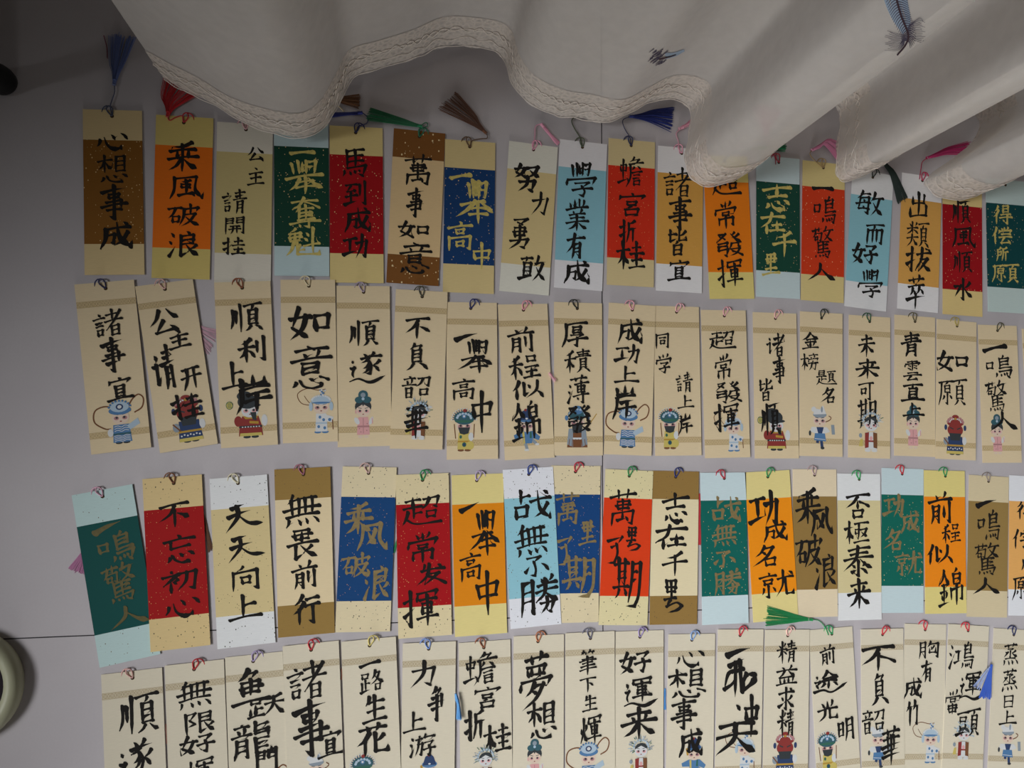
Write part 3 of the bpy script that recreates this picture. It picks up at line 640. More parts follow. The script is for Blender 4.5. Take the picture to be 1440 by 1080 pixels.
for ln in """1|1|-0.2998 0.2412 2.541 0|E4CC98 8C5C20 m k 3A4258|心 -0.7 54.2 32.2 19.5 想 -0.5 24.4 30.1 30.7 事 0.4 -11.2 27.3 36.5 成 2.2 -46.4 33.5 32.2|
1|2|-0.2319 0.2394 0.157 0|DEC97A F0781A - k B01828|乘 -0.9 43.7 32.4 34.7 風 3.8 9.8 36.4 28.2 破 1.5 -19.5 33.5 26.0 浪 2.1 -50.6 32.1 30.5|
1|3|-0.1702 0.2363 0.344 0|E6E0D0 D6C488 - k D8A8AC|公 11.2 54.6 18.8 16.2 主 11.7 29.7 17.4 21.4 請 -9.5 1.1 25.0 27.6 開 -8.8 -25.3 19.8 20.9 挂 -9.4 -47.4 22.4 19.7|
1|4|-0.1105 0.2467 1.281 0|C6DCDE 164434 m g -|一 0.8 48.5 25.9 6.2 舉 3.2 21.7 40.8 40.5 奪 3.2 -17.8 33.6 35.0 魁 0.8 -50.7 38.1 33.6|
1|5|-0.0519 0.2411 1.016 0|E6D08E AA1018 m k 1A2050|馬 -2.1 46.9 26.8 33.4 到 -1.8 12.1 24.2 28.8 成 1.1 -17.6 30.3 31.0 功 -1.8 -47.0 28.0 28.7|
1|6|0.0131 0.2414 -2.158 0|845526 EACB98 E k 0E6A48|萬 0.1 41.7 30.6 38.0 事 -0.4 4.8 20.2 33.6 如 -1.7 -26.6 34.4 20.6 意 1.7 -58.3 35.7 36.0|
1|7|0.0729 0.2337 -0.531 0|E2CC92 163E70 m g 5C4024|一 -10.4 45.4 23.7 8.2 舉~ 6.0 16.7 45.1 52.2 高 -10.7 -23.6 28.9 37.4 中 14.2 -45.1 21.1 31.7|
1|8|0.1415 0.2353 -3.758 0|E8E6D8 E0CA92 - k E09AB4|努 -5.2 45.4 32.3 34.4 力 11.5 17.4 20.5 29.1 勇 -10.4 -19.9 24.3 40.0 敢 8.0 -58.5 33.2 31.5|
1|9|0.2031 0.2420 -2.483 0|EAE8EA 90C6D4 - k 46503A|學 -1.5 42.4 36.8 41.8 業 -4.3 -0.6 27.9 39.6 有 -5.6 -38.1 23.0 31.2 成 -2.4 -68.1 32.8 31.8|
1|10|0.2642 0.2479 -1.271 0|DFCB98 D8331A f k 121E4C|蟾 -0.9 48.5 32.3 38.2 宮 0.5 9.4 34.1 30.0 折 -3.5 -22.9 21.3 28.3 桂 -0.4 -52.1 35.3 35.4|
1|11|0.3249 0.2428 -1.653 0|EEECEC DCA44E f k DC9CB0|諸 -3.2 44.7 36.8 36.7 事 0.1 6.9 29.5 39.4 皆 -2.4 -28.3 24.3 34.4 宜 -0.6 -62.0 29.4 26.8|
1|12|0.3868 0.2365 1.939 0|E8D684 F28418 - k -|超 -0.6 54.1 38.4 34.2 常 -3.2 14.7 29.0 35.7 發 -0.3 -21.3 34.7 31.5 揮 -1.2 -56.5 32.6 35.0|
1|13|0.4517 0.2396 -1.337 0|CCDEE0 17493A m g 9A1430|志 -1.4 37.3 38.9 35.0 在 -7.5 4.0 34.1 27.5 千 8.1 -20.8 31.5 33.4 里 -9.6 -47.4 23.5 29.2|
1|14|0.5119 0.2367 -2.359 0|E2CE8E D8401C m k A08458|一 -1.3 54.1 27.6 5.6 鳴 1.8 27.4 30.6 35.6 驚 -0.9 -13.7 29.6 41.3 人 -1.3 -51.9 40.6 24.3|
1|15|0.5750 0.2289 -5.552 0|EAEAEA 94CAD6 - k 1C2A22|敏 -2.8 46.1 39.7 33.4 而 6.9 7.8 25.6 29.0 好 -5.6 -19.5 36.3 28.4 學 4.5 -54.7 34.6 35.9|
1|16|0.6462 0.2286 -4.400 0|F0EEEE E2AA58 - k B0204C|出 -4.1 47.9 25.6 34.9 類 -3.6 9.4 32.7 35.7 拔 -1.0 -22.1 36.7 33.9 萃 -3.7 -63.9 28.0 45.4|
1|17|0.7074 0.2244 -2.355 0|E8CE8C A6141C m k -|順 -1.7 46.8 28.5 32.6 風 1.8 12.8 36.6 29.9 順 -0.0 -18.5 28.4 30.2 水 0.9 -53.5 28.1 28.6|
1|18|0.7721 0.2299 -1.513 0|C8DAD6 10484A m g -|得 -4.4 40.5 28.5 27.3 偿 -6.2 12.7 30.7 26.1 所 -6.5 -11.8 18.4 20.8 願 -2.0 -36.4 41.3 27.0|
2|1|-0.2945 0.0586 7.154 1|P P - k 1A1C50|諸 -0.3 44.9 29.3 29.5 事 1.1 11.5 22.9 36.5 宜 4.3 -24.4 26.3 26.1|1 2.4 -80.5 45.2
2|2|-0.2331 0.0603 9.581 1|P P - k D8B0A8|公 -5.6 47.7 31.3 28.3 主 6.3 26.6 22.2 21.6 请 -12.2 -1.1 23.1 48.7 开 12.2 -16.0 20.8 26.0 挂 4.2 -43.4 29.9 28.0|2 3.7 -81.7 49.7
2|3|-0.1641 0.0631 3.679 1|P P - k 8A4A28|順 1.8 49.2 33.6 33.4 利 6.1 14.5 27.7 29.5 上 -12.4 -12.5 26.2 29.6 岸 5.4 -33.2 38.3 45.6|3 1.9 -79.2 50.9
2|4|-0.0993 0.0672 1.901 2|P P - k D8CCA8|如 0.6 39.4 44.5 39.1 意 1.8 -7.6 44.0 47.4|4 11.5 -78.5 48.3
2|5|-0.0417 0.0625 1.235 1|P P - k A898A8|順 -0.1 35.5 33.4 30.7 遂 3.4 -2.0 41.0 34.6|5 -1.3 -78.7 51.9
2|6|0.0178 0.0593 -1.570 2|P P - k 484838|不 -3.5 45.4 28.2 25.3 負 -3.0 12.9 25.0 31.5 韶 -2.7 -20.4 31.2 26.5 華 -0.9 -56.5 26.6 41.2|6 1.5 -77.4 46.8
2|7|0.0766 0.0477 0.500 1|P P - k 182468|一 -5.9 48.9 26.1 11.2 舉~ 3.6 25.9 41.8 39.6 高 -10.1 -10.4 25.0 26.9 中 10.5 -36.1 24.3 47.9|7 -9.2 -79.0 47.6
2|8|0.1381 0.0475 2.621 1|P P - k E098A4|前 -4.0 46.4 31.5 31.0 程 -1.6 15.1 36.2 29.6 似 1.1 -10.1 37.8 22.4 錦 -2.6 -45.2 33.5 46.2|8 -1.6 -79.0 48.8
2|9|0.1988 0.0510 -0.133 1|P P - k 20241E|厚 -4.3 50.0 32.1 32.0 積 -1.1 19.8 31.4 28.6 薄 -0.8 -12.7 25.7 33.5 發 0.7 -46.0 29.7 32.4|9 -1.6 -80.1 50.0
2|10|0.2604 0.0510 -2.418 2|P P - k E0A0AC|成 -2.0 55.5 33.2 33.3 功 -4.8 29.0 30.4 24.0 上 -4.2 4.5 30.0 20.2 岸 -6.5 -27.6 30.0 42.9|1 -0.8 -79.7 47.3
2|11|0.3184 0.0500 0.155 1|P P - k E0A8B0|同 -18.1 45.9 16.6 19.6 学 -17.0 19.7 19.7 23.6 請 8.1 -2.4 20.6 25.5 上 9.8 -25.3 21.0 16.2 岸 8.6 -51.0 17.6 26.8|7 -10.4 -80.3 48.2
2|12|0.3786 0.0470 0.733 2|P P - k E0A8B0|超 -2.7 51.6 35.0 23.7 常 -2.5 19.3 22.5 32.6 發 2.5 -10.3 33.7 26.7 揮 -0.2 -40.5 31.0 33.6|4 8.0 -80.7 47.6
2|13|0.4435 0.0456 -0.380 1|P P - k DCA8A8|诸 0.5 48.3 24.8 29.8 事 5.1 18.3 18.6 32.5 皆 -13.4 -6.5 18.4 27.9 順 -7.9 -40.8 26.6 41.6|3 -0.3 -78.6 52.0
2|14|0.5030 0.0476 -1.812 2|P P - k 1C281C|金 -15.1 51.6 23.8 21.9 榜 -16.1 26.2 23.5 23.0 題 6.7 7.5 27.9 19.3 名 7.2 -14.0 19.6 19.8|A -2.0 -79.2 53.5
2|15|0.5684 0.0449 -2.158 1|P P - k 164A28|未 -4.5 49.9 23.8 29.1 来 -3.2 21.2 33.5 25.7 可 -5.4 -5.6 21.6 23.0 期 -3.6 -34.2 25.8 38.3|6 2.0 -80.2 55.2
2|16|0.6313 0.0466 -2.284 1|P P - k 5C5438|青 -5.8 50.8 28.2 32.3 雲 -4.0 18.6 25.9 26.4 直 -3.4 -8.6 33.6 25.3 上 -2.4 -30.4 30.2 17.7|5 -2.4 -78.5 54.9
2|17|0.6887 0.0421 -2.956 3|P P - k A09048|如 -6.8 34.4 45.5 27.5 願 -6.3 -4.0 41.3 36.3|2 -1.2 -82.2 50.4
2|18|0.7522 0.0376 -0.387 2|P P - k 4C4830|一 -6.0 57.5 34.1 11.6 鳴 -0.7 34.6 38.8 30.5 驚 -5.6 -3.4 32.8 41.4 人 3.8 -36.3 44.4 27.6|5 -6.1 -77.1 51.0
2|19|0.8188 0.0342 0.534 1|P P - k -||
3|1|-0.2849 -0.1537 10.476 0|C4DEDC 0E504C d b D8A8BC|一 -0.2 49.0 27.7 11.6 鳴 3.9 27.8 34.2 32.2 驚 2.8 -8.5 32.7 40.3 人 5.3 -43.8 39.5 22.8|
3|2|-0.2277 -0.1426 4.235 1|E6CC94 AA1416 D k 7C4A28|不 0.1 47.8 32.1 27.8 忘 3.2 13.5 32.4 30.9 初 2.2 -20.0 35.1 24.0 心 3.5 -45.8 35.5 20.7|
3|3|-0.1632 -0.1434 3.960 0|EEF0F0 E2CE98 DD k E0D8B8|天~ 3.7 44.2 40.2 31.7 天~ 4.5 11.8 40.2 30.5 向 2.0 -18.6 27.0 27.3 上 0.0 -48.1 34.5 27.0|
3|4|-0.1008 -0.1353 2.401 1|A08146 EEDAB0 d k A86878|無 -1.8 41.6 38.8 36.6 畏 -1.8 7.7 32.9 33.1 前 -0.8 -25.3 27.1 30.8 行 -0.0 -61.5 29.5 33.1|
3|5|-0.0368 -0.1348 -1.746 0|EADBB4 15467C D b C8A8A0|乘 -9.4 31.9 29.9 36.2 风 6.0 12.2 34.2 32.0 破 -9.6 -17.5 31.1 27.6 浪 12.8 -35.7 28.7 38.8|
3|6|0.0245 -0.1430 1.475 1|EADAAE AE1219 D k 148A48|超 -1.3 47.4 44.8 33.7 常 -1.4 7.9 33.3 35.7 发 7.2 -21.6 33.7 25.1 揮 -4.3 -56.8 38.2 40.7|
3|7|0.0853 -0.1442 1.550 0|ECDC94 EA8F14 - k B8A8C8|一 -9.1 52.4 22.4 12.5 舉~ 5.9 22.1 36.4 51.3 高 -10.3 -13.6 24.1 33.9 中 8.0 -43.2 25.6 49.7|
3|8|0.1444 -0.1380 2.941 1|EEF0F6 98CEDC DD k 1C3E90|战 3.1 47.0 43.3 35.1 無 -0.5 5.9 38.6 37.5 不~ 3.9 -21.5 28.1 23.5 勝 5.0 -54.4 45.3 47.1|
3|9|0.1938 -0.1359 -1.307 0|EADBB4 164680 D b C02840|萬 -9.2 38.6 27.0 38.8 里 14.2 11.5 20.7 28.3 可~ -12.0 -8.3 17.0 32.8 期~ 5.4 -36.6 38.2 46.9|
3|10|0.2540 -0.1413 -3.092 1|EBDFAE E6441A D k 1C8A48|萬 -6.1 43.8 32.4 44.5 里~ 8.0 9.1 17.9 28.6 可~ -13.5 -3.8 19.4 32.5 期~ 2.6 -40.1 34.7 55.8|
3|11|0.3124 -0.1434 -1.741 0|9C7C44 EEE0B8 d k 1E2C70|志 0.2 45.0 34.3 34.6 在 -4.6 11.7 40.1 29.5 千 0.6 -19.3 31.8 29.7 里~ -0.8 -56.0 23.8 38.6|
3|12|0.3737 -0.1457 -0.195 1|D2E6EA 10685E m b B82038|战 3.3 45.6 36.7 30.4 無 0.0 13.4 31.0 28.0 不~ 0.4 -12.9 27.4 19.1 勝 3.1 -39.9 34.1 32.7|
3|13|0.4334 -0.1446 2.259 1|EEDE96 FA9818 - k 1C9050|功 -7.8 42.8 39.8 43.3 成 5.6 16.1 33.5 27.6 名 -11.0 -12.2 31.2 26.3 就 3.5 -45.8 45.7 32.9|
3|14|0.4903 -0.1432 -1.144 0|EEDDBC 9A7C46 - k B09898|乘 -9.3 43.2 33.3 44.4 风 8.7 24.5 31.2 35.4 破 -7.9 -10.0 36.7 40.5 浪 13.4 -33.2 29.1 43.5|
3|15|0.5485 -0.1491 -1.315 1|ECEEEE E0D2A0 - k 1C9850|否 -2.8 48.2 34.4 31.8 極 -3.9 16.1 32.8 28.6 泰 -2.2 -17.9 41.4 37.5 来 -1.7 -57.3 32.0 37.5|
3|16|0.6076 -0.1434 -2.241 0|CEE2E6 126A5C m b C02030|功 -13.0 41.1 29.2 30.2 成 10.4 21.9 27.0 30.8 名 -15.0 -0.2 25.7 26.2 就 7.7 -28.2 37.1 30.2|
3|17|0.6661 -0.1467 -1.688 1|EBDB8C FA921C - k 1C8A48|前 -6.7 40.7 33.7 41.8 程 8.1 9.6 26.5 25.2 似 -8.3 -16.4 38.4 26.0 錦 6.4 -55.5 35.8 48.1|
3|18|0.7270 -0.1540 -3.710 0|E0D0AA 9E824C - k 8C8078|一 -2.6 53.6 29.6 12.8 鳴 0.4 26.3 32.3 38.0 驚 -1.7 -16.1 35.5 42.0 人 -1.6 -50.4 41.1 21.9|
3|19|0.7861 -0.1550 -3.326 0|EEF0F4 F0B468 - k -|得 -2.8 44.1 33.0 25.9 偿 -6.7 8.2 36.6 27.7 所 1.4 -23.3 25.5 17.8 願 -5.1 -52.9 38.7 33.4|
4|1|-0.2614 -0.3376 3.832 0|P P - k E0B0A8|順 4.9 44.8 39.4 41.8 遂 2.8 -1.6 38.6 44.0|
4|2|-0.2024 -0.3322 3.416 1|P P - k C02028|無 -1.4 54.6 34.6 30.1 限 3.6 26.5 29.0 24.1 好 -0.3 5.1 34.5 21.1 輝 1.5 -21.3 27.4 27.3|
4|3|-0.1448 -0.3275 3.238 0|P P - k B0A0C8|鱼 -4.5 54.7 39.4 38.4 跃 10.3 34.3 38.4 24.3 龍 -5.3 0.9 40.4 38.9 門 8.6 -22.1 21.2 28.6|1 6.4 -74.1 43.4
4|4|-0.0881 -0.3190 3.043 1|P P - k C82838|諸 -5.5 50.3 39.8 40.5 事 -3.0 1.2 37.6 58.4 宜 15.8 -17.3 26.6 29.5|A 1.1 -69.8 44.7
4|5|-0.0289 -0.3175 2.748 2|P P - k D8C878|一 0.0 61.7 21.1 7.4 路 1.7 43.6 25.9 24.1 生 3.0 14.5 25.6 29.6 花 -0.0 -16.7 34.9 35.0|7 -10.8 -75.3 45.2
4|6|0.0308 -0.3244 -0.356 1|P P - k 7898D8|力 -6.8 53.9 28.1 29.9 争 8.6 22.5 19.2 36.9 上 -14.9 4.5 24.4 21.9 游 -6.4 -19.8 28.1 25.0|8 1.6 -73.4 45.1
4|7|0.0929 -0.3264 0.996 0|P P - k 985838|蟾 -5.2 58.1 37.9 37.1 宮 1.5 27.6 29.6 24.4 折 -12.1 -0.8 22.8 32.2 桂 12.1 -17.3 30.4 32.2|6 -0.8 -65.4 44.1
4|8|0.1515 -0.3230 -0.437 0|P P - k B87048|夢 -3.7 37.8 38.0 64.0 想 3.4 -4.4 34.1 40.2|5 -4.3 -71.6 48.0
4|9|0.2103 -0.3223 -0.280 1|P P - k 686878|筆 -3.2 54.7 20.3 28.9 下 -3.0 30.1 18.8 17.6 生 -0.9 9.6 17.3 18.7 輝 0.2 -18.6 25.0 32.2|1 -2.0 -77.1 45.1
4|10|0.2678 -0.3239 -0.978 0|P P - k 9888B8|好 -5.6 52.0 37.5 26.8 運 2.0 20.2 43.3 34.4 来 -0.8 -14.9 42.4 36.1|6 2.0 -72.3 45.8
4|11|0.3291 -0.3305 -1.970 0|P P - k 88A8D8|心 -2.2 60.6 35.8 19.5 想 -5.6 32.4 46.0 33.6 事 -8.5 -1.7 31.9 34.8 成 0.4 -33.8 30.6 35.0|8 5.0 -74.1 47.2
4|12|0.3886 -0.3280 -2.450 1|P P - k C82038|一 -2.5 62.4 31.0 13.0 飛~ -0.6 32.6 42.3 46.6 冲 8.3 -11.1 31.5 48.5 天 -4.4 -36.2 55.7 41.6|4 7.7 -75.9 47.8
4|13|0.4476 -0.3312 -2.358 1|P P - k E0B0A8|精 -0.9 62.0 26.3 27.7 益 -0.9 35.4 27.0 24.5 求 -0.3 8.9 21.7 26.7 精 -0.1 -19.6 23.1 33.2|2 -1.1 -77.2 48.2
4|14|0.5104 -0.3324 1.866 0|P P - k 209858|前 -6.5 57.0 20.2 25.0 途 -4.1 25.9 46.4 26.6 光 -10.4 -7.7 26.7 25.9 明 11.9 -31.4 20.7 28.6|7 -12.8 -78.6 47.8
4|15|0.5732 -0.3362 -1.471 1|P P - k C82838|不 -6.2 52.9 47.8 32.6 負 -4.7 15.9 24.9 39.2 韶 -13.6 -21.1 31.5 29.8 華 10.0 -49.7 26.8 46.5|A -6.8 -74.8 50.4
4|16|0.6295 -0.3334 -3.774 0|P P - k C83040|胸 4.6 56.8 28.3 23.2 有 2.8 31.0 16.9 27.1 成 -15.7 11.2 26.2 28.0 竹 -15.3 -18.6 18.9 31.6|4 10.1 -77.2 48.3
4|17|0.6863 -0.3370 -5.642 1|P P - k C82838|鴻 -9.5 51.1 35.4 34.3 運 8.5 15.2 38.8 35.1 當 -18.5 -5.3 21.9 30.5 頭 4.2 -28.6 34.2 34.4|6 -0.5 -73.0 48.6
4|18|0.7502 -0.3453 -5.734 0|P P - k 202858|蒸 -3.0 56.7 22.7 29.5 蒸 -2.8 25.4 23.1 29.2 日 -3.5 -0.7 13.5 17.2 上 -3.4 -20.4 25.2 17.7|A -1.8 -76.6 50.2""".split('\n'):
    row, col, pose, meta, chars, fig = ln.split('|'); row, col = int(row), int(col)
    x, y, deg, zl = pose.split(); end, mid, fl_, ink, lp = meta.split()
    w, h = (SIZES[0], SIZES[1]) if row % 2 else (SIZES[2], SIZES[3])
    root = empty('bookmark', (float(x), float(y), .0011 + .0006 * int(zl)), math.radians(float(deg)))
    CARDS[(row, col)] = root
    th = .0004; printed = end == 'P'
    if printed: me = mm = paper('E6D2AC' if row == 2 else 'E2D9C2')  # one cream stock; the light's warm-to-cool drift is put into its two tints
    else:
        fe, fmid = FL[fl_]
        if fl_ == 'D' and mid in ('AA1416', 'AE1219', '15467C', '164680'): fmid = 'fine'
        me, mm = paper(end, fe), paper(mid, fmid)
    sag = 0
    card_mesh(root, w, h, th, me, mm, sag)
    zt = th
    if printed:
        border(root, w, h * (.5 - .125), h * .036, zt + .00003, row // 4); border(root, w, -h * (.5 - .105), h * .036, zt + .00003, row // 4)
    if fig:
        k, fx, fy, fh = fig.split(); figure(root, k, float(fx) * 1e-3, float(fy) * 1e-3, float(fh) * 1e-3, zt + .00009)
    if chars: lettering(root, chars, zt + .00045 if fig else zt + .0001, {'k': INK, 'g': GOLD, 'b': DULL if (row, col) == (3, 1) else BRONZE}[ink])
    hb = MB(); hy = h * .5 - .0068; hx = rng.uniform(-.0012, .0012)
    hb.poly([Vector((e[0], e[1], zt + .00006)) for e in ell((hx, hy), .0019, .0019, 0, 16)]); hb.build('punched_hole', HOLE, root)
    if lp != '-' : loop(root, lp, hx, hy + .0004, zt, rng.choice([-1, 1]) * rng.uniform(.05, .4))
    text = ''.join(t[0] for t in chars.split()[::5])
    if printed:
        if col == 19: lab = 'cream bookmark sliver cut off by the right edge, second row'
        elif fig: lab = 'cream bookmark lettered %s with %s, %s' % (text, FIGN[fig[0]], ROWN[row])
        else: lab = 'cream bookmark lettered %s under a printed border, %s' % (text, ROWN[row])
    else: lab = '%s bookmark with %s middle panel lettered %s in %s, %s' % (NAMES[end], NAMES[mid], text, {'k': 'black', 'g': 'gold', 'b': 'dull gold'}[ink], ROWN[row])
    tag(root, lab, 'bookmark', 'bookmarks in the ' + ROWN[row])
K = CARDS
# tassels that show
tassel(K[1, 1], '56669A', (161, 118), (165, 88), (172, 50), (20, 2)); cord(K[1, 1], '4C5470', [(157, 161), (155, 150), (158, 139), (161, 130), (161, 120)])
cord(K[1, 1], '7A4858', [(151, 82), (150, 66), (146, 50)], .002, .0007, 'tassel_thread')
tassel(K[1, 2], 'B8141E', (236, 163), (240, 140), (255, 118), (-27, -13), 70); cord(K[1, 2], 'B01828', [(259, 172), (256, 163), (247, 165), (238, 169), (235, 160)])
cord(K[1, 3], 'D8A8AC', [(345, 180), (345, 170), (337, 158), (334, 148)])
tassel(K[1, 4], '6A4424', (466, 138), (484, 141), (506, 143), (-1, 10), 46); cord(K[1, 4], 'C8B898', [(462, 158), (474, 149), (484, 157)], .003, .0008)
tassel(K[1, 5], '1C2878', (508, 159), (490, 160), (462, 162), (0, 4), 40); cord(K[1, 5], '1A2050', [(501, 186), (504, 178), (516, 173), (517, 165), (509, 158)])
tassel(K[1, 6], '0E7448', (592, 178), (560, 170), (518, 160), (-3, 9), 60); cord(K[1, 6], '0E6A48', [(590, 190), (591, 182), (601, 177), (599, 172), (590, 178)])
tassel(K[1, 7], '6A4026', (683, 187), (660, 165), (628, 141), (-13, 12), 60); cord(K[1, 7], '5C4024', [(662, 207), (664, 198), (676, 195), (685, 194), (684, 186)])
tassel(K[1, 8], 'DC98B0', (762, 176), (773, 189), (785, 203), (3, -2), 26); cord(K[1, 8], 'E09AB4', [(749, 211), (752, 192), (753, 178), (761, 174)])
cord(K[1, 9], '46503A', [(819, 206), (816, 194), (808, 181), (804, 170), (810, 163), (814, 162)], .0022, .0007)
tassel(K[1, 10], '14246C', (886, 164), (918, 164), (946, 168), (-2, 18), 80); cord(K[1, 10], '121E4C', [(887, 204), (886, 194), (878, 180), (876, 169), (885, 164)])
tassel(K[1, 11], 'DC98AC', (956, 181), (964, 177), (972, 172), (1, 4), 22); cord(K[1, 11], 'DC9CB0', [(956, 216), (954, 200), (951, 188), (957, 181)])
tassel(K[1, 12], '0E7448', (1066, 208), (1085, 208), (1105, 208), (-1, 6), 30, False); cord(K[1, 12], '5A7060', [(1019, 224), (1034, 214), (1054, 210), (1066, 208)], .0022, .0008)
tassel(K[1, 13], 'D080A0', (1077, 188), (1078, 170), (1080, 150), (20, 3), 46); cord(K[1, 13], '9A1430', [(1091, 231), (1089, 219), (1080, 208), (1077, 190)])
tassel(K[1, 14], 'D888AC', (1142, 211), (1164, 200), (1187, 220), (8, -9), 56); cord(K[1, 14], 'A08458', [(1157, 236), (1146, 226), (1139, 217), (1142, 211)])
tassel(K[1, 15], '14241E', (1238, 222), (1256, 246), (1269, 282), (7, -4), 90, False)
tassel(K[1, 16], 'C0246C', (1304, 222), (1332, 212), (1362, 208), (-1, 10), 54); cord(K[1, 16], 'B0204C', [(1293, 252), (1295, 238), (1297, 228), (1304, 222)])
tassel(K[2, 2], 'CFA6B4', (268, 448), (282, 468), (302, 482), (-9, 18), 34, False, zb=.0002)
tassel(K[3, 1], 'C080A8', (128, 758), (118, 782), (107, 804), (11, 4), 50, False, zb=.0002)
tassel(K[3, 2], '6A4228', (284, 720), (291, 748), (296, 774), (3, -3), 30, False, zb=.0002)
tassel(K[3, 6], '128048', (563, 748), (558, 762), (553, 777), (2, 1), 20, False, zb=.0002)
tassel(K[3, 12], 'B01424', (983, 694), (983, 730), (983, 766), (3, 0), 30, False, zb=.0002)
tassel(K[4, 14], '189050', (1140, 871), (1110, 869), (1077, 866), (-2, 14), 70); cord(K[4, 14], '189050', [(1165, 893), (1160, 882), (1152, 873), (1141, 871)])
tassel(K[4, 17], '2E54B0', (1394, 934), (1389, 958), (1384, 982), (9, 1), 54, False, zb=.0046); tassel(K[4, 17], '98A8D0', (1392, 938), (1380, 955), (1372, 968), (5, 3), 10, False, zb=.0044)
tassel(K[4, 6], '5A9CD8', (641, 975), (645, 992), (646, 1012), (4, 0), 30, False, zb=.0044)
tassel(K[4, 10], '3C84C8', (935, 968), (935, 984), (935, 998), (1.5, 0), 16, False, zb=.0002)
tassel(K[4, 1], 'A87868', (233, 1018), (234, 1032), (235, 1046), (1.2, 0), 12, False, zb=.0002)
tassel(K[4, 4], 'A87058', (480, 940), (481, 948), (480, 956), (1.2, 0), 10, False, zb=.0002)
tassel(K[2, 8], 'E0A0B0', (772, 524), (777, 531), (781, 536), (2, -3), 10, False, zb=.0034)

# ------------------------------------------------------------------ the sheer curtain
HEMZ = .022
HEM = [(230, 108), (262, 126), (300, 143), (345, 170), (395, 187), (432, 189), (458, 172), (479, 138), (497, 106), (535, 92), (582, 78), (618, 63), (650, 60), (690, 66), (709, 80), (720, 112), (742, 139), (780, 158), (815, 163), (855, 168), (890, 153), (922, 138), (955, 138), (972, 152), (970, 185), (965, 215), (969, 240), (988, 258), (1012, 257), (1038, 248), (1062, 232),
       (1080, 205), (1120, 165), (1160, 140), (1182, 150), (1181, 190), (1178, 225), (1183, 250), (1200, 250), (1222, 240), (1250, 215), (1300, 170), (1350, 145), (1374, 156), (1376, 190), (1340, 222), (1308, 245), (1306, 260), (1324, 274), (1354, 278), (1382, 269), (1415, 250), (1460, 210), (1530, 170)]
hem = [at(u, v, HEMZ) for u, v in HEM]
path = spline([(q.x, q.y) for q in hem], 9)
NZ = 34; ZT = 2.3
def zlev(i): return HEMZ + (ZT - HEMZ) * (i / NZ) ** 2.0
def cpt(j, z):
    q = path[j]; g = (z / ZT) ** 1.3 * .5          # the folds gather and flatten towards the rod
    x = q.x; y = q.y + (.36 - q.y) * g
    n = .003 * math.sin(j * .21 + z * 3) * min(1, z * 4)
    return Vector((x, y + n, z))
def sheer_material(name, tint, transp, lace=False):
    m = bpy.data.materials.new(name); m.use_nodes = True; nt = m.node_tree; nt.nodes.remove(nt.nodes['Principled BSDF']); out = nt.nodes['Material Output']
    tc = node(nt, 'ShaderNodeTexCoord')
    d = node(nt, 'ShaderNodeBsdfDiffuse'); t = node(nt, 'ShaderNodeBsdfTranslucent'); tr = node(nt, 'ShaderNodeBsdfTransparent')
    d.inputs[0].default_value = hexc(tint); t.inputs[0].default_value = hexc(tint)
    a = node(nt, 'ShaderNodeMixShader'); a.inputs[0].default_value = .4; nt.links.new(d.outputs[0], a.inputs[1]); nt.links.new(t.outputs[0], a.inputs[2])
    b = node(nt, 'ShaderNodeMixShader'); nt.links.new(a.outputs[0], b.inputs[1]); nt.links.new(tr.outputs[0], b.inputs[2]); nt.links.new(b.outputs[0], out.inputs[0])
    n = node(nt, 'ShaderNodeTexNoise'); n.inputs['Scale'].default_value = 90 if not lace else 150; n.inputs['Detail'].default_value = 4; nt.links.new(tc.outputs['Object'], n.inputs['Vector'])
    r = node(nt, 'ShaderNodeMapRange'); r.inputs[1].default_value = .35; r.inputs[2].default_value = .65; r.inputs[3].default_value = transp * .95; r.inputs[4].default_value = transp * 1.05
    nt.links.new(n.outputs[0], r.inputs[0]); nt.links.new(r.outputs[0], b.inputs[0])
    if lace:
        vo = node(nt, 'ShaderNodeTexVoronoi', feature='DISTANCE_TO_EDGE'); vo.inputs['Scale'].default_value = 150; nt.links.new(tc.outputs['Object'], vo.inputs['Vector'])
        rv = node(nt, 'ShaderNodeMapRange'); rv.inputs[1].default_value = .05; rv.inputs[2].default_value = .35; rv.inputs[3].default_value = .08; rv.inputs[4].default_value = .5
        nt.links.new(vo.outputs['Distance'], rv.inputs[0]); nt.links.new(rv.outputs[0], b.inputs[0])
    bp = node(nt, 'ShaderNodeBump'); bp.inputs['Strength'].default_value = .5 if lace else .05; bp.inputs['Distance'].default_value = .002
    v = node(nt, 'ShaderNodeTexNoise'); v.inputs['Scale'].default_value = 260 if lace else 500; nt.links.new(tc.outputs['Object'], v.inputs['Vector'])
    nt.links.new(v.outputs[0], bp.inputs['Height']); nt.links.new(bp.outputs[0], d.inputs['Normal'])
    return m
SHEER = sheer_material('sheer_voile', 'ECE9E5', .38); LACE = sheer_material('lace', 'E0D9D2', .22, True); BRAID = mat('lace_cord', 'DCD4CC', .9, .05)
cv = [cpt(j, zlev(i)) for i in range(NZ + 1) for j in range(len(path))]; NP = len(path)
cf = [(i * NP + j, i * NP + j + 1, (i + 1) * NP + j + 1, (i + 1) * NP + j) for i in range(NZ) for j in range(NP - 1)]
cur = obj('sheer_curtain', cv, cf, SHEER, None, None, True)
tag(cur, 'off-white sheer curtain with lace hem hanging over the top row of bookmarks', 'curtain')
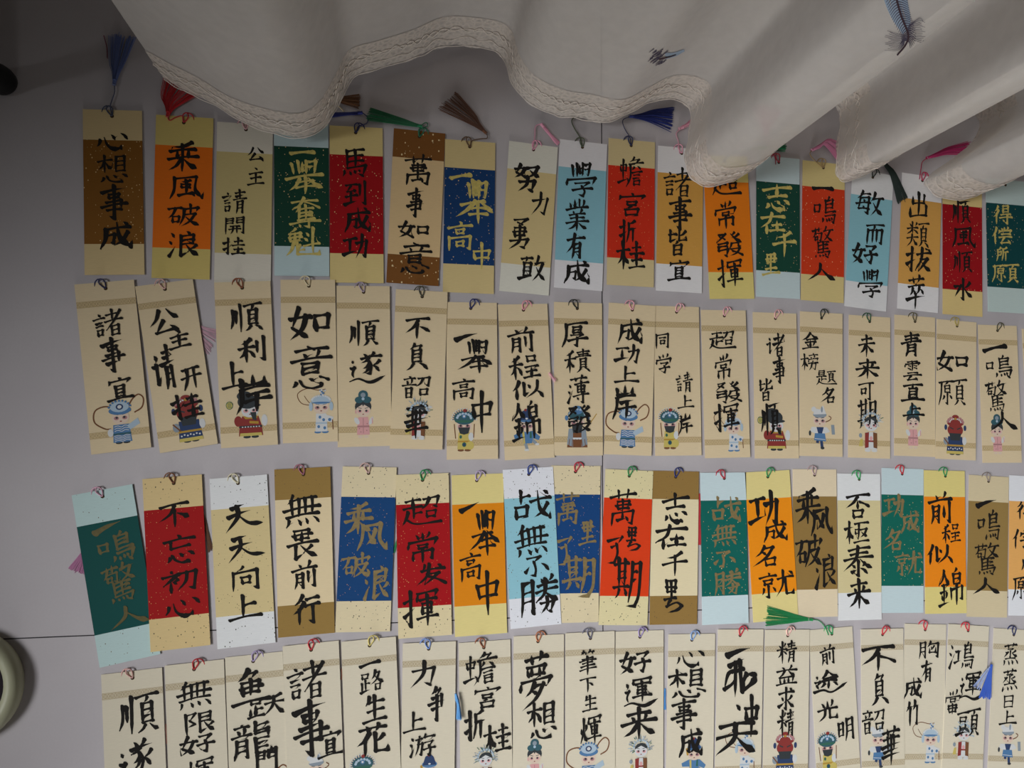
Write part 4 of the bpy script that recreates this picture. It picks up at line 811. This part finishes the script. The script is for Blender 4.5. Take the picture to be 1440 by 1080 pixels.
# lace band along the hem with raised scrolling cords
LW = .056; NL = 6; lv = []; lf = []
for i in range(NL + 1):
    for j in range(NP):
        z = HEMZ - .004 + LW * i / NL; q = cpt(j, z); lv.append(Vector((q.x, q.y - .0012, z + (.0025 * math.sin(j * .55) if i == 0 else 0))))
lf = [(i * NP + j, i * NP + j + 1, (i + 1) * NP + j + 1, (i + 1) * NP + j) for i in range(NL) for j in range(NP - 1)]
lace = obj('lace_trim', lv, lf, LACE, cur, None, True)
bd = MB()
def braid(zc, amp, fr, ph, r):
    pts = []; s = 0
    fine = spline(path, 3)
    for k, q in enumerate(fine):
        if k: s += (q - fine[k - 1]).length
        z = HEMZ + zc + amp * math.sin(s * fr + ph + 1.4 * math.sin(s * 61)) * (.75 + .4 * math.sin(s * 37 + ph)); c = Vector((q.x, q.y + (.36 - q.y) * (z / ZT) ** 1.3 * .5, z))
        pts.append(c + Vector((0, -.0022 + .0005 * math.cos(s * fr + ph), 0)))
    bd.tube(pts, r, 4)
for a in ((.030, .0045, 300, 0, .00055), (.030, .0045, 300, math.pi, .00055), (.013, .0035, 240, .5, .00045), (-.002, .0012, 200, 1, .0005)): braid(*a)
bd.build('lace_cord', BRAID, lace, True)
# feathers printed on the voile
bvh = BVHTree.FromPolygons(cv, cf)
def on_curtain(u, v):
    d = (R3 @ Vector(((u - 720) / FPX, (540 - v) / FPX, -1))).normalized(); o = Vector((0, 0, CAMH))
    h, n, _, _ = bvh.ray_cast(o, d)
    if h is None: return None
    if n.dot(d) > 0: n = -n
    return h, n
def printed(name, strokes_, mats):
    mb = MB()
    for mi, px, w0, w1 in strokes_:
        q = spline(px, 5) if len(px) > 2 else [Vector(px[0]).lerp(Vector(px[1]), t / 6) for t in range(7)]
        L = []; Rr = []
        for k, c in enumerate(q):
            t = q[min(k + 1, len(q) - 1)] - q[max(0, k - 1)]; t = t.normalized() if t.length else Vector((1, 0)); n = Vector((-t.y, t.x)) * (w0 + (w1 - w0) * k / (len(q) - 1)) / 2
            a, b = on_curtain(*(c + n)), on_curtain(*(c - n))
            if a is None or b is None or (a[0] - b[0]).length > .05: L.append(None); Rr.append(None); continue
            off = .0006 + .0002 * mi
            L.append(a[0] + a[1] * off); Rr.append(b[0] + b[1] * off)
        for k in range(len(q) - 1):
            if L[k] and L[k + 1] and (L[k] - L[k + 1]).length < .05: mb.poly([L[k], Rr[k], Rr[k + 1], L[k + 1]], mi)
    if mb.f: return mb.build(name, mats, cur)
FM = [mat('feather_blue', '8EA0B4', .9, .1), mat('feather_dark', '4A4656', .9, .1), mat('feather_quill', '40323A', .9, .1)]
st = [(0, [(1250, -30), (1252, 0), (1262, 28), (1277, 52)], 8, 4), (0, [(1262, -30), (1265, 0), (1270, 25), (1280, 50)], 18, 10), (0, [(1276, -30), (1278, 5), (1283, 30), (1283, 50)], 12, 4)]
rachis = spline([(1262, -30), (1267, 0), (1274, 27), (1283, 52), (1280, 66), (1268, 81)], 8)
for k, c in enumerate(rachis[:30]):
    t = (rachis[k + 1] - c).normalized(); n = Vector((-t.y, t.x)); f = 1 - k / 34
    for s, wd in ((1, 17), (-1, 16)):
        e = c + n * s * wd * (f ** .4) + t * 9
        st.append((1, [tuple(c), tuple(c.lerp(e, .5) + t * -1.5), tuple(e)], 1.5, .6))
for k in range(14):
    a = math.radians(-30 + k * 7); st.append((1, [(1284 - k * .3, 40 + k * 1.2), (1296 + 3 * math.cos(k), 30 + k * 2.6), (1304 + 3 * math.sin(k * 2), 34 + k * 2.2)], .8, .5))
    st.append((1, [(1280 - k * .2, 54 + k), (1268, 52 + k * 1.8), (1254 + 4 * math.sin(k * 1.3), 48 + k * 2.1)], .8, .5))
st.append((2, [tuple(q) for q in rachis[::8]] + [(1268, 81)], 3.2, 2.2))
st = [(m_, [(q[0] - 6, q[1] - 6) for q in px], a_, b_) for m_, px, a_, b_ in st]
printed('feather_print', st, FM)
s2 = []
for k in range(46):
    a = rng.uniform(0, 6.28); r = rng.uniform(2, 13); c = (928 + r * math.cos(a), 76 + r * .9 * math.sin(a)); l = rng.uniform(5, 10)
    s2.append((1, [c, (c[0] - l * .75, c[1] + l * .55)], 1.3, .6))
s2.append((0, [(935, 78), (948, 76), (962, 70)], 9, 3)); s2.append((2, [(926, 82), (940, 79), (950, 76)], 2.5, 1))
printed('feather_print', s2, FM)

# ------------------------------------------------------------------ bowl at the left edge, black stool leg above it
def circle3(a, b, c):
    ax, ay, bx, by, cx_, cy_ = a.x, a.y, b.x, b.y, c.x, c.y; d = 2 * (ax * (by - cy_) + bx * (cy_ - ay) + cx_ * (ay - by))
    ux = ((ax * ax + ay * ay) * (by - cy_) + (bx * bx + by * by) * (cy_ - ay) + (cx_ * cx_ + cy_ * cy_) * (ay - by)) / d
    uy = ((ax * ax + ay * ay) * (cx_ - bx) + (bx * bx + by * by) * (ax - cx_) + (cx_ * cx_ + cy_ * cy_) * (bx - ax)) / d
    return Vector((ux, uy, 0)), math.dist((ux, uy), (ax, ay))
c0, rad = circle3(at(28, 957, .012), at(0, 904, .012), at(0, 1026, .012)); sc = rad / .0632
v, f = lathe([(.061, 0), (.0627, .003), (.0632, .007), (.0618, .011), (.0590, .0140), (.0550, .0152), (.0505, .0146), (.0475, .0125), (.045, .009), (.036, .005), (0.0005, .004)])
pot = obj('bowl', v, f, mat('celadon_glaze', 'B0B094', .4, .4), None, None, True); pot.location = (c0.x, c0.y, 0); pot.scale = (sc, sc, 1)
tag(pot, 'pale green glazed bowl with dark inside at the left edge', 'bowl')
v, f = lathe([(.0005, .0), (.02, .001), (.0462, 0)]); so = obj('dark_filling', v, f, mat('dark_filling', '241C22', .8, .2), pot, None, True); so.location = (0, 0, .0108)
BLK = mat('black_rubber', '0E0E0F', .5, .3)
c1 = at(1, 113, .008)
stool = tag(empty('stool', (c1.x - .16, c1.y + .16, 0)), 'black stool with only a rounded foot showing at the left edge', 'stool')
for dx in (.16, -.16):
    for dy in (-.16, .16):
        v, f = lathe([(.0005, 0), (.010, .0005), (.0138, .004), (.0145, .010), (.0135, .018), (.012, .024), (.012, .44)], 24)
        lg = obj('leg', v, f, BLK, stool, None, True); lg.location = (dx, dy, 0)
v, f = lathe([(.0005, .44), (.2, .44), (.215, .45), (.215, .465), (.2, .475), (.0005, .475)])
obj('seat', v, f, mat('stool_seat', '1A1A1C', .5, .3), stool, None, True)
